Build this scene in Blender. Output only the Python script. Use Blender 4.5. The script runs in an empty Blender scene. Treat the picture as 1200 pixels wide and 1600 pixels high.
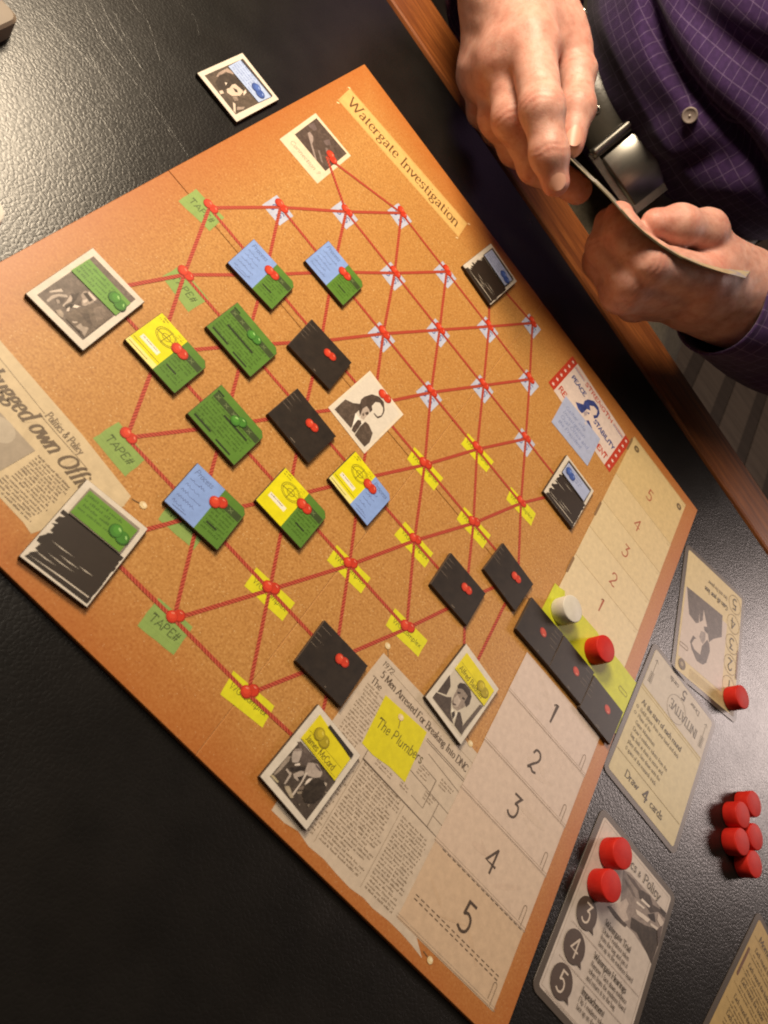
import bpy, math, random
import numpy as np
from mathutils import Matrix, Vector, Euler

S = bpy.context.scene
COL = S.collection
MM = 0.001
random.seed(7)

# ------------------------------------------------------------------ camera
# position and axes in metres; the game board's corner is the origin, X and Y run along its edges
CAM_POS = Vector((0.08110, -0.09777, 0.26334))
CAM_RIGHT = Vector((0.63733, 0.46648, 0.61336))
CAM_DOWN = Vector((0.73435, -0.60889, -0.29996))
CAM_FWD = Vector((0.23354, 0.64159, -0.73063))
cd = bpy.data.cameras.new('camera')
cam = bpy.data.objects.new('camera', cd)
COL.objects.link(cam)
cam.matrix_world = Matrix(((CAM_RIGHT.x, -CAM_DOWN.x, -CAM_FWD.x, CAM_POS.x),
                           (CAM_RIGHT.y, -CAM_DOWN.y, -CAM_FWD.y, CAM_POS.y),
                           (CAM_RIGHT.z, -CAM_DOWN.z, -CAM_FWD.z, CAM_POS.z),
                           (0, 0, 0, 1)))
cd.sensor_fit = 'VERTICAL'
cd.sensor_height = 36.0
cd.lens = 36.0 * 1291.5 / 1600.0
cd.clip_start = 0.01
cd.clip_end = 50.0
cd.dof.use_dof = True
cd.dof.focus_distance = 0.42
cd.dof.aperture_fstop = 22.0
S.camera = cam
S.render.resolution_x, S.render.resolution_y = 768, 1024

# ------------------------------------------------------------------ room light
w = bpy.data.worlds.new('World')
S.world = w
w.use_nodes = True
w.node_tree.nodes['Background'].inputs[0].default_value = (1.0, 0.78, 0.58, 1)
w.node_tree.nodes['Background'].inputs[1].default_value = 0.05


def lamp(name, loc, target, energy, color, size):
    d = bpy.data.lights.new(name, 'AREA')
    d.shape = 'DISK'
    d.size = size
    d.energy = energy
    d.color = color
    o = bpy.data.objects.new(name, d)
    COL.objects.link(o)
    o.location = loc
    o.rotation_euler = (Vector(target) - Vector(loc)).to_track_quat('-Z', 'Y').to_euler()
    return o


lamp('table_lamp_light', (-0.24, 0.36, 0.40), (0.03, 0.30, 0.0), 5.0, (1.0, 0.81, 0.58), 0.20)
lamp('added_fill_light', (-0.62, 0.42, 1.45), (0.2, 0.3, 0.0), 9.5, (1.0, 0.88, 0.74), 0.5)  # added soft fill, lifts belt, buckle and vinyl sheen; not a lamp of the room
lamp('room_lamp_light', (2.35, 2.15, 1.45), (0.3, 0.2, 0.0), 29.0, (1.0, 0.81, 0.74), 0.95)
S.view_settings.view_transform = 'Standard'
S.view_settings.look = 'None'
S.view_settings.exposure = -0.07
S.view_settings.gamma = 1.0
S.render.engine = 'CYCLES'
S.cycles.filter_width = 2.0


# ------------------------------------------------------------------ materials
def lin(h):
    if isinstance(h, tuple):
        return h + ((1,) if len(h) == 3 else ())
    c = [int(h[i:i + 2], 16) / 255 for i in (0, 2, 4)]
    return tuple((v / 12.92 if v <= 0.04045 else ((v + 0.055) / 1.055) ** 2.4) for v in c) + (1,)


class N:
    """small helper round a material's node tree"""
    def __init__(self, name):
        self.m = bpy.data.materials.new(name)
        self.m.use_nodes = True
        self.t = self.m.node_tree
        self.b = self.t.nodes['Principled BSDF']

    def n(self, typ, **kw):
        nd = self.t.nodes.new(typ)
        for k, v in kw.items():
            if k.startswith('i_'):
                nd.inputs[k[2:]].default_value = v
            else:
                setattr(nd, k, v)
        return nd

    def l(self, a, b):
        self.t.links.new(a, b)

    def coord(self, kind='Object'):
        return self.n('ShaderNodeTexCoord').outputs[kind]

    def mapping(self, src, scale=(1, 1, 1), rot=(0, 0, 0)):
        mp = self.n('ShaderNodeMapping')
        mp.inputs['Scale'].default_value = scale
        mp.inputs['Rotation'].default_value = rot
        self.l(src, mp.inputs['Vector'])
        return mp.outputs[0]

    def noise(self, vec, scale, detail=3, rough=0.55, dist=0.0):
        nd = self.n('ShaderNodeTexNoise')
        nd.inputs['Scale'].default_value = scale
        nd.inputs['Detail'].default_value = detail
        nd.inputs['Roughness'].default_value = rough
        nd.inputs['Distortion'].default_value = dist
        self.l(vec, nd.inputs['Vector'])
        return nd.outputs['Fac']

    def vor(self, vec, scale, feature='F1', rnd=1.0):
        nd = self.n('ShaderNodeTexVoronoi', feature=feature)
        nd.inputs['Scale'].default_value = scale
        nd.inputs['Randomness'].default_value = rnd
        self.l(vec, nd.inputs['Vector'])
        return nd

    def ramp(self, fac, stops, interp='LINEAR'):
        r = self.n('ShaderNodeValToRGB')
        r.color_ramp.interpolation = interp
        e = r.color_ramp.elements
        while len(e) < len(stops):
            e.new(0.5)
        for k, (p, c) in zip(e, stops):
            k.position = p
            k.color = lin(c) if not isinstance(c, (int, float)) else (c, c, c, 1)
        self.l(fac, r.inputs[0])
        return r.outputs[0]

    def mix(self, fac, a, b, mode='MIX'):
        x = self.n('ShaderNodeMix', data_type='RGBA', blend_type=mode)
        for sock, val in ((x.inputs[0], fac), (x.inputs[6], a), (x.inputs[7], b)):
            if hasattr(val, 'is_linked') or hasattr(val, 'links'):
                self.l(val, sock)
            elif isinstance(val, (int, float)):
                sock.default_value = val
            else:
                sock.default_value = lin(val)
        return x.outputs[2]

    def math(self, op, a, b=None, clamp=False):
        x = self.n('ShaderNodeMath', operation=op, use_clamp=clamp)
        for i, v in enumerate((a, b)):
            if v is None:
                continue
            if isinstance(v, (int, float)):
                x.inputs[i].default_value = v
            else:
                self.l(v, x.inputs[i])
        return x.outputs[0]

    def bump(self, h, strength, dist=0.001, normal=None):
        x = self.n('ShaderNodeBump')
        x.inputs['Strength'].default_value = strength
        x.inputs['Distance'].default_value = dist
        self.l(h, x.inputs['Height'])
        if normal is not None:
            self.l(normal, x.inputs['Normal'])
        self.l(x.outputs[0], self.b.inputs['Normal'])
        return x.outputs[0]

    def set(self, color=None, rough=None, spec=None, metal=None):
        if color is not None:
            if hasattr(color, 'links'):
                self.l(color, self.b.inputs['Base Color'])
            else:
                self.b.inputs['Base Color'].default_value = lin(color)
        if rough is not None:
            if hasattr(rough, 'links'):
                self.l(rough, self.b.inputs['Roughness'])
            else:
                self.b.inputs['Roughness'].default_value = rough
        if spec is not None:
            self.b.inputs['Specular IOR Level'].default_value = spec
        if metal is not None:
            self.b.inputs['Metallic'].default_value = metal
        return self.m


_ink = {}


def ink(hexcol, rough=0.44, var=0.10):
    """printed ink or paper of one colour with slight unevenness"""
    key = (hexcol, rough, var)
    if key not in _ink:
        n = N('print_' + hexcol)
        c = n.coord()
        f = n.noise(c, 260, 4, 0.7)
        base = lin(hexcol)
        lo = tuple(max(0, v * (1 - var)) for v in base[:3])
        hi = tuple(min(1, v * (1 + var)) for v in base[:3])
        col = n.ramp(f, [(0.3, lo), (0.7, hi)])
        n.bump(n.noise(c, 1500, 2), 0.05, 0.0002)
        _ink[key] = n.set(col, rough, 0.4)
    return _ink[key]


def photo_ink(hexcol):
    """black and white photographic print: blotchy tone rather than one flat grey"""
    key = ('photo', hexcol)
    if key not in _ink:
        n = N('photo_print_' + hexcol)
        c = n.coord()
        f = n.math('ADD', n.math('MULTIPLY', n.noise(c, 330, 5, 0.75, 0.8), 0.75), n.math('MULTIPLY', n.noise(c, 1500, 2), 0.25))
        base = lin(hexcol)
        k = 1.0 - 0.85 * min(1, base[1] / 0.5)
        col = n.ramp(f, [(0.30, tuple(v * (1 - .55 * k) for v in base[:3])), (0.5, tuple(base[:3])), (0.70, tuple(min(.8, v * (1 + .8 * k) + .01 * k) for v in base[:3]))])
        _ink[key] = n.set(col, 0.42, 0.35)
    return _ink[key]


# cork print of the board
n = N('cork_print')
c = n.coord()
f1 = n.noise(c, 1000, 4, 0.65)
f2 = n.noise(c, 60, 3, 0.6)
v = n.vor(c, 800)
col = n.ramp(f1, [(0.30, '9b6734'), (0.46, 'b78344'), (0.58, 'c49050'), (0.75, 'd7ac6e')])
col = n.mix(n.math('MULTIPLY', n.math('LESS_THAN', v.outputs['Distance'], 0.17), n.math('GREATER_THAN', n.noise(c, 240, 2), 0.56)), col, 'e6c690')
col = n.mix(n.math('MULTIPLY', n.math('GREATER_THAN', n.noise(c, 420, 3, 0.7), 0.64), 0.28), col, '8a5c2e')
col = n.mix(n.math('MULTIPLY', f2, 0.35), col, 'b88242')
sx = n.n('ShaderNodeSeparateXYZ')
n.l(c, sx.inputs[0])
dx = n.math('MINIMUM', sx.outputs[0], n.math('SUBTRACT', 0.332, sx.outputs[0]))
dy = n.math('MINIMUM', sx.outputs[1], n.math('SUBTRACT', 0.3365, sx.outputs[1]))
dd = n.math('ADD', n.math('MINIMUM', dx, dy), n.math('MULTIPLY', n.math('SUBTRACT', f2, 0.5), 0.012))
rim = n.math('MULTIPLY', n.math('SUBTRACT', 1.0, n.math('DIVIDE', dd, 0.032), clamp=True), 0.68)
col = n.mix(rim, col, 'ab591c')
n.bump(f1, 0.05, 0.0003)
M_CORK = n.set(col, 0.40, 0.5)

# black grained vinyl
n = N('black_vinyl')
c = n.coord()
wob = n.noise(c, 90, 2)
cc = n.n('ShaderNodeVectorMath', operation='ADD')
sc = n.n('ShaderNodeVectorMath', operation='SCALE')
nz = n.n('ShaderNodeTexNoise')
nz.inputs['Scale'].default_value = 300
n.l(c, nz.inputs['Vector'])
n.l(nz.outputs['Color'], sc.inputs[0])
sc.inputs['Scale'].default_value = 0.0016
n.l(c, cc.inputs[0])
n.l(sc.outputs[0], cc.inputs[1])
ve = n.vor(cc.outputs[0], 520, 'DISTANCE_TO_EDGE')
vf = n.vor(cc.outputs[0], 520, 'F1')
cells = n.ramp(ve.outputs['Distance'], [(0.0, 0.0), (0.22, 0.75), (0.6, 1.0)])
crease = n.math('MULTIPLY', n.noise(c, 150, 3, 0.6, 0.5), 1.4)
fine = n.noise(c, 1900, 2)
big = n.noise(c, 35, 2)
h = n.math('ADD', n.math('MULTIPLY', cells, 0.55), n.math('MULTIPLY', crease, 0.35))
h = n.math('ADD', h, n.math('MULTIPLY', fine, 0.10))
n.bump(h, 0.19, 0.0004)
rr = n.math('ADD', n.math('MULTIPLY', big, 0.10), 0.25)
M_VINYL = n.set(n.ramp(n.noise(c, 45, 4), [(0.3, (0.0055, 0.0048, 0.0042)), (0.7, (0.0095, 0.0082, 0.0072))]), rr, 0.52)

# varnished oak edging
n = N('oak_trim')
c = n.coord()
st = n.mapping(c, (3.0, 55.0, 55.0))
g = n.noise(st, 5.0, 5, 0.6, 0.7)
g2 = n.noise(n.mapping(c, (14.0, 420.0, 420.0)), 3.0, 3, 0.5)
col = n.ramp(g, [(0.3, '5a3018'), (0.5, '7c4622'), (0.68, '92572a')])
col = n.mix(n.math('MULTIPLY', n.math('GREATER_THAN', g2, 0.58), 0.5), col, '4f2a12')
n.bump(g2, 0.12, 0.0004)
M_OAK = n.set(col, 0.33, 0.5)

# dark floorboards
n = N('floor_boards')
c = n.coord()
st = n.mapping(c, (2.0, 30.0, 1.0))
col = n.ramp(n.noise(st, 3.0, 4, 0.6, 0.4), [(0.3, '4d4237'), (0.7, '64574a')])
M_FLOOR = n.set(col, 0.5, 0.4)
n = N('floor_board_dark')
c = n.coord()
col = n.ramp(n.noise(n.mapping(c, (2.0, 30.0, 1.0)), 3.0, 4, 0.6, 0.4), [(0.3, '332a22'), (0.7, '443930')])
M_FLOOR_D = n.set(col, 0.5, 0.4)

# twisted red string as printed: two reds alternating along the strand
n = N('printed_red_string')
uv = n.coord('UV')
wv = n.n('ShaderNodeTexWave', wave_type='BANDS', bands_direction='DIAGONAL')
wv.inputs['Scale'].default_value = 0.42
wv.inputs['Distortion'].default_value = 0.3
n.l(uv, wv.inputs['Vector'])
col = n.ramp(wv.outputs['Fac'], [(0.25, '92301f'), (0.5, 'ae3f2a'), (0.8, 'bf5640')])
M_STRING = n.set(col, 0.5, 0.35)


# painted wood discs
def disc_paint(name, a, b, rough=0.36):
    n = N(name)
    c = n.coord()
    n.bump(n.noise(n.mapping(c, (1, 1, 0.25)), 700, 3), 0.06, 0.0004)
    return n.set(n.ramp(n.noise(c, 180, 3), [(0.3, a), (0.7, b)]), rough, 0.3)


M_RED = disc_paint('red_disc_paint', 'c01c13', 'd42a1c', 0.58)
M_WHITE = disc_paint('white_disc_paint', 'cfc9bd', 'ded9ce', 0.45)


# ------------------------------------------------------------------ mesh helpers
def link(o, parent=None):
    COL.objects.link(o)
    if parent is not None:
        o.parent = parent
    return o


def mesh_obj(name, verts, faces, mats, parent=None, midx=None, smooth=False, uvs=None):
    me = bpy.data.meshes.new(name)
    me.from_pydata([tuple(v) for v in verts], [], [tuple(f) for f in faces])
    for m in (mats if isinstance(mats, (list, tuple)) else [mats]):
        me.materials.append(m)
    if midx is not None:
        me.polygons.foreach_set('material_index', midx)
    if smooth:
        me.polygons.foreach_set('use_smooth', [True] * len(me.polygons))
    if uvs is not None:
        ul = me.uv_layers.new(name='UVMap')
        for p in me.polygons:
            for li, vi in zip(p.loop_indices, p.vertices):
                ul.data[li].uv = uvs[vi]
    me.update()
    return link(bpy.data.objects.new(name, me), parent)


def empty(name, loc, rz=0.0):
    o = bpy.data.objects.new(name, None)
    COL.objects.link(o)
    o.location = loc
    o.rotation_euler = (0, 0, rz)
    o.empty_display_size = 0.01
    return o


def tag(o, label=None, cat=None, group=None, kind=None):
    for k, v in (('label', label), ('category', cat), ('group', group), ('kind', kind)):
        if v:
            o[k] = v
    return o


def slab(outline, z0, z1, ch=0.0):
    """prism of a convex outline (mm) with a chamfered top edge -> verts (m), faces"""
    k = len(outline)
    cx = sum(p[0] for p in outline) / k
    cy = sum(p[1] for p in outline) / k

    def inset(p):
        d = math.hypot(p[0] - cx, p[1] - cy)
        s = 1 - ch * 1.3 / d if d else 1
        return (cx + (p[0] - cx) * s, cy + (p[1] - cy) * s)
    rings = [[(p[0], p[1], z0) for p in outline], [(p[0], p[1], z1 - ch) for p in outline]]
    if ch:
        rings.append([inset(p) + (z1,) for p in outline])
    V = [tuple(c * MM for c in p) for r in rings for p in r]
    F = [tuple(reversed(range(k)))]
    for r in range(len(rings) - 1):
        for i in range(k):
            j = (i + 1) % k
            F.append((r * k + i, r * k + j, (r + 1) * k + j, (r + 1) * k + i))
    F.append(tuple(range((len(rings) - 1) * k, len(rings) * k)))
    return V, F


def rect_pts(w, h, cx=0, cy=0):
    return [(cx - w / 2, cy - h / 2), (cx + w / 2, cy - h / 2), (cx + w / 2, cy + h / 2), (cx - w / 2, cy + h / 2)]


def round_rect(w, h, r, cx=0, cy=0, seg=5):
    P = []
    for sx, sy, a0 in ((1, 1, 0), (-1, 1, 90), (-1, -1, 180), (1, -1, 270)):
        for i in range(seg + 1):
            a = math.radians(a0 + 90 * i / seg)
            P.append((cx + sx * (w / 2 - r) + r * math.cos(a), cy + sy * (h / 2 - r) + r * math.sin(a)))
    return P


def ell(cx, cy, rx, ry, rot=0, k=18):
    r = math.radians(rot)
    return [(cx + rx * math.cos(2 * math.pi * i / k) * math.cos(r) - ry * math.sin(2 * math.pi * i / k) * math.sin(r),
             cy + rx * math.cos(2 * math.pi * i / k) * math.sin(r) + ry * math.sin(2 * math.pi * i / k) * math.cos(r)) for i in range(k)]


def catmull(P, closed=True, sub=4):
    out = []
    k = len(P)
    rng = range(k) if closed else range(k - 1)
    for i in rng:
        if closed:
            a, b, c, d = P[i - 1], P[i], P[(i + 1) % k], P[(i + 2) % k]
        else:
            a, b, c, d = P[max(i - 1, 0)], P[i], P[i + 1], P[min(i + 2, k - 1)]
        for s in range(sub):
            t = s / sub
            out.append(tuple(0.5 * (2 * b[q] + (c[q] - a[q]) * t + (2 * a[q] - 5 * b[q] + 4 * c[q] - d[q]) * t * t +
                                    (3 * b[q] - a[q] - 3 * c[q] + d[q]) * t ** 3) for q in (0, 1)))
    if not closed:
        out.append(tuple(P[-1]))
    return out


# stroke font: each glyph is width; strokes (l straight, c curved); s marks a serif point
FONT = {
 'A': '9;l.5,0/4.5,10/8.5,0;l2,3.4/7,3.4;s.5,0;s8.5,0', 'B': '7.6;l1,0/1,10;c1,10/4.5,9.9/6,7.7/4.5,5.5/1,5.4;c1,5.4/5.2,5.2/6.9,2.7/5.2,.2/1,0;s1,0;s1,10',
 'C': '8.2;c7.4,8/5.8,9.8/3.4,9.7/1.1,7.4/.8,5/1.1,2.6/3.4,.3/5.8,.2/7.5,2', 'D': '8.8;l1,0/1,10;c1,10/4.6,9.8/7.4,8/8,5/7.4,2/4.6,.2/1,0;s1,0;s1,10',
 'E': '7;l1,0/1,10;l1,10/6,10/6,8.6;l1,5.2/4.6,5.2;l1,0/6.2,0/6.3,1.6;s1,0', 'F': '6.6;l1,0/1,10;l1,10/6,10/6,8.6;l1,5.2/4.6,5.2;s1,0',
 'G': '8.8;c7.4,8/5.8,9.8/3.4,9.7/1.1,7.4/.8,5/1.1,2.6/3.4,.3/6,.2/7.4,1.4;l7.4,1/7.4,4.4/5,4.4', 'H': '9;l1,0/1,10;l8,0/8,10;l1,5.2/8,5.2;s1,0;s1,10;s8,0;s8,10',
 'I': '3.6;l1.8,0/1.8,10;s1.8,0;s1.8,10', 'J': '4.6;c3.4,10/3.4,3/2.6,.4/.6,.4;s3.4,10', 'K': '8.4;l1,0/1,10;l7,10/1.2,4.6;l2.6,6/7.6,0;s1,0;s1,10;s7.8,0',
 'L': '7;l1,0/1,10;l1,0/6.2,0/6.3,1.6;s1,10', 'M': '10.6;l1,0/1.4,10;l1.4,10/5.2,1/9,10;l9,10/9.5,0;s1,0;s9.5,0', 'N': '9;l1,0/1,10/8,0/8,10;s1,0;s8,10;s.8,10',
 'O': '9;c4.5,9.8/1.6,8.4/.7,5/1.6,1.6/4.5,.2/7.4,1.6/8.3,5/7.4,8.4/4.5,9.8', 'P': '7.2;l1,0/1,10;c1,10/4.6,10/6.4,7.6/4.6,5/1,4.8;s1,0;s.8,10',
 'R': '8.2;l1,0/1,10;c1,10/4.6,10/6.3,7.6/4.6,5.2/1,5.1;l3.6,5.2/7.4,0;s1,0;s7.6,0', 'S': '6.8;c5.8,8.4/4.6,9.8/2.4,9.6/1.2,7.8/2,6/4.8,4.6/5.9,2.6/4.6,.4/2.2,.2/.8,1.8',
 'T': '8;l4,0/4,10;l.6,8.4/.6,10/7.4,10/7.4,8.4;s4,0', 'U': '8.6;c1,10/1,4/2,.8/4.3,.2/6.6,.8/7.6,4/7.6,10;s1,10;s7.6,10', 'V': '8.6;l.4,10/4.3,0/8.2,10;s.4,10;s8.2,10',
 'W': '12;l.4,10/3.4,0/6,9/8.6,0/11.6,10;s.4,10;s11.6,10', 'X': '8;l.8,10/7.2,0;l7.2,10/.8,0', 'Y': '8;l.4,10/4,5/7.6,10;l4,5/4,0;s4,0', 'Z': '7;l.8,10/6.2,10/.8,0/6.2,0',
 'a': '5.6;c1,5.2/2.4,6.4/4,5.8/4.3,4.2;l4.3,4.4/4.3,.6/5.1,0;c4.3,3.8/2,3.2/.8,1.7/1.6,.2/3,.3/4.3,1.6', 'b': '6.2;l1,0/1,10;c1,4.8/2.6,6.3/4.6,5.6/5.4,3.1/4.6,.6/2.6,0/1,1.2;s.7,10',
 'c': '5;c4.3,5/3,6.3/1.4,5.4/.7,3.1/1.5,.7/3,0/4.4,1.1', 'd': '6.3;l5.2,0/5.2,10;c5.2,4.8/3.6,6.3/1.6,5.6/.8,3.1/1.6,.6/3.6,0/5.2,1.2;s4.9,10;s5.6,0',
 'e': '5.3;l.9,3.4/4.5,3.4;c4.5,3.4/4.1,5.6/2.7,6.3/1.2,5.4/.7,3.1/1.4,.8/3,0/4.6,1.1', 'f': '3.8;c3.6,9.4/2.6,10/1.8,8.6/1.7,6/1.7,0;l.4,6/3.2,6;s1.7,0',
 'g': '5.6;c2.5,6.3/1.2,5.6/.9,4.4/1.4,3.2/2.6,2.6/3.9,3.2/4.3,4.4/3.8,5.7/2.5,6.3;c1.5,3/1,2/2,1.2/4.2,.6/5,-.8/4,-2.4/2,-2.6/.6,-1.6/1,-.2/2.4,.9;l3.9,5.6/5.3,6.2',
 'h': '6.4;l1,0/1,10;c1,4.4/2.4,6/4,6/5,4.8/5.1,3/5.1,0;s.7,10;s1,0;s5.1,0', 'i': '3;l1.5,0/1.5,6;s1.2,6;s1.5,0;l1.3,8.1/1.7,9', 'j': '3;c1.6,6/1.7,-1/1.2,-2.6/0,-2.6;l1.4,8.1/1.8,9',
 'k': '6.2;l1,0/1,10;l5,6/1.2,2.8;l2.4,3.8/5.6,0;s.7,10;s1,0;s5.6,0', 'l': '3;l1.5,0/1.5,10;s1.2,10;s1.5,0', 'm': '9.6;l1,0/1,6;c1,4.4/2.2,6/3.6,6/4.6,4.8/4.7,3/4.7,0;c4.7,4.4/6,6/7.4,6/8.4,4.8/8.5,3/8.5,0;s.7,6;s1,0;s4.7,0;s8.5,0',
 'n': '6.4;l1,0/1,6;c1,4.4/2.4,6/4,6/5,4.8/5.1,3/5.1,0;s.7,6;s1,0;s5.1,0', 'o': '5.9;c2.9,6.3/1.3,5.5/.7,3.1/1.3,.8/2.9,0/4.6,.8/5.2,3.1/4.6,5.5/2.9,6.3',
 'p': '6.2;l1,-3/1,6;c1,4.8/2.6,6.3/4.6,5.6/5.4,3.1/4.6,.6/2.6,0/1,1.2;s.7,6;s1,-3', 'q': '6.2;l5.2,-3/5.2,6;c5.2,4.8/3.6,6.3/1.6,5.6/.8,3.1/1.6,.6/3.6,0/5.2,1.2;s5.2,-3',
 'r': '4.5;l1,0/1,6;c1,4/2,5.6/3.2,6.2/4.2,5.6;s.7,6;s1,0', 's': '4.7;c4,5.3/3.2,6.2/1.7,6.1/.9,4.9/1.6,3.7/3.2,2.9/4.1,1.7/3.2,.2/1.6,.1/.6,1.2', 't': '3.9;c1.7,8/1.7,2/2,.3/3.6,.6;l.4,6/3.5,6',
 'u': '6.4;c1.1,6/1.1,2/1.8,.3/3.2,.1/4.4,.8/5.1,2;l5.1,6/5.1,0;s.8,6;s5.4,0', 'v': '5.8;l.5,6/2.9,0/5.3,6;s.5,6;s5.3,6', 'w': '8.4;l.4,6/2.4,0/4.2,5.6/6,0/8,6;s.4,6;s8,6',
 'x': '5.8;l.7,6/5.1,0;l5.1,6/.7,0;s.7,6;s5.1,0', 'y': '5.8;l.5,6/2.9,0;c5.3,6/2.9,0/2,-2.4/.6,-2.6;s.5,6;s5.3,6', 'z': '5.2;l.7,6/4.5,6/.7,0/4.5,0',
 '0': '6.4;c3.2,9.8/1.2,8/.7,5/1.2,2/3.2,.2/5.2,2/5.7,5/5.2,8/3.2,9.8', '1': '4.4;l.9,8.4/2.6,10/2.3,0', '2': '6.4;c.9,7.6/1.8,9.6/4,9.8/5.3,8/4.8,5.6/2.4,2.6/.7,.2;c.7,.2/2.4,1/4,.1/5.8,.6',
 '3': '6.2;l.9,9.6/5,9.8/2.8,6;c2.8,6/4.6,6/5.5,4/5,1.4/3.2,.1/1.4,.3/.5,1.2', '4': '6.8;l4.6,10/.6,3.4/6.2,3.4;l4.6,10/4.6,0', '5': '6.2;l5.2,9.8/1.7,9.8/1.3,5.4;c1.3,5.4/3,6.2/4.8,5.2/5.4,3/4.6,.8/2.6,0/.6,.8',
 '7': '6;l.6,9.8/5.4,9.8/2.4,0', '9': '6.2;c5.2,7.2/4.4,5.2/2.6,4.6/1,5.6/.8,7.6/2,9.6/4,9.6/5.2,7.8/5.2,5/4.2,1.6/2.4,0', '6': '6.2;c5,9.4/2.8,8.6/1.2,5.6/.9,2.8/2,.4/4,.2/5.4,1.8/5.2,4.2/3.6,5.4/1.8,4.6/1,3', '8': '6.2;c3.1,5.4/1.4,6.6/1.2,8.4/3.1,9.8/5,8.4/4.8,6.6/3.1,5.4/1.1,4/.8,1.8/3.1,.1/5.4,1.8/5.1,4/3.1,5.4',
 '&': '8;c7.4,5/5,1/2.6,0/.9,1.6/1.4,3.6/4,6/4.4,8.4/3.2,9.7/2,8.6/2.6,6.6/5,2.6/7.4,.1', '#': '7;l1.4,0/3,10;l4,0/5.6,10;l.6,3/6,3;l1,6.6/6.4,6.6', '?': '5.4;c.8,7.8/1.6,9.7/3.4,9.7/4.6,8/4,6/2.6,4.6/2.5,3;l2.5,1/2.6,.2',
 '.': '2.4;l1,.1/1.5,.1/1.5,.6', ',': '2.4;l1.6,.6/1,-1.4', ':': '2.4;l1.2,.2/1.2,.9;l1.2,4.4/1.2,5.1', '-': '4;l.8,3.4/3.2,3.4', "'": '2;l1,10/1,8', ' ': '3.6;',
}
_g = {}


def glyph(ch):
    if ch not in _g:
        parts = FONT.get(ch, FONT['o']).split(';')
        st, sf = [], []
        for q in parts[1:]:
            if not q:
                continue
            P = [tuple(float(v) for v in a.split(',')) for a in q[1:].split('/')]
            if q[0] == 's':
                sf.append(P[0])
            elif q[0] == 'c':
                st.append(catmull(P, False, 4))
            else:
                st.append(P)
        _g[ch] = (float(parts[0]), st, sf)
    return _g[ch]


def text_width(s, size):
    return sum(glyph(ch)[0] for ch in s) * size / 10


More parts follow.
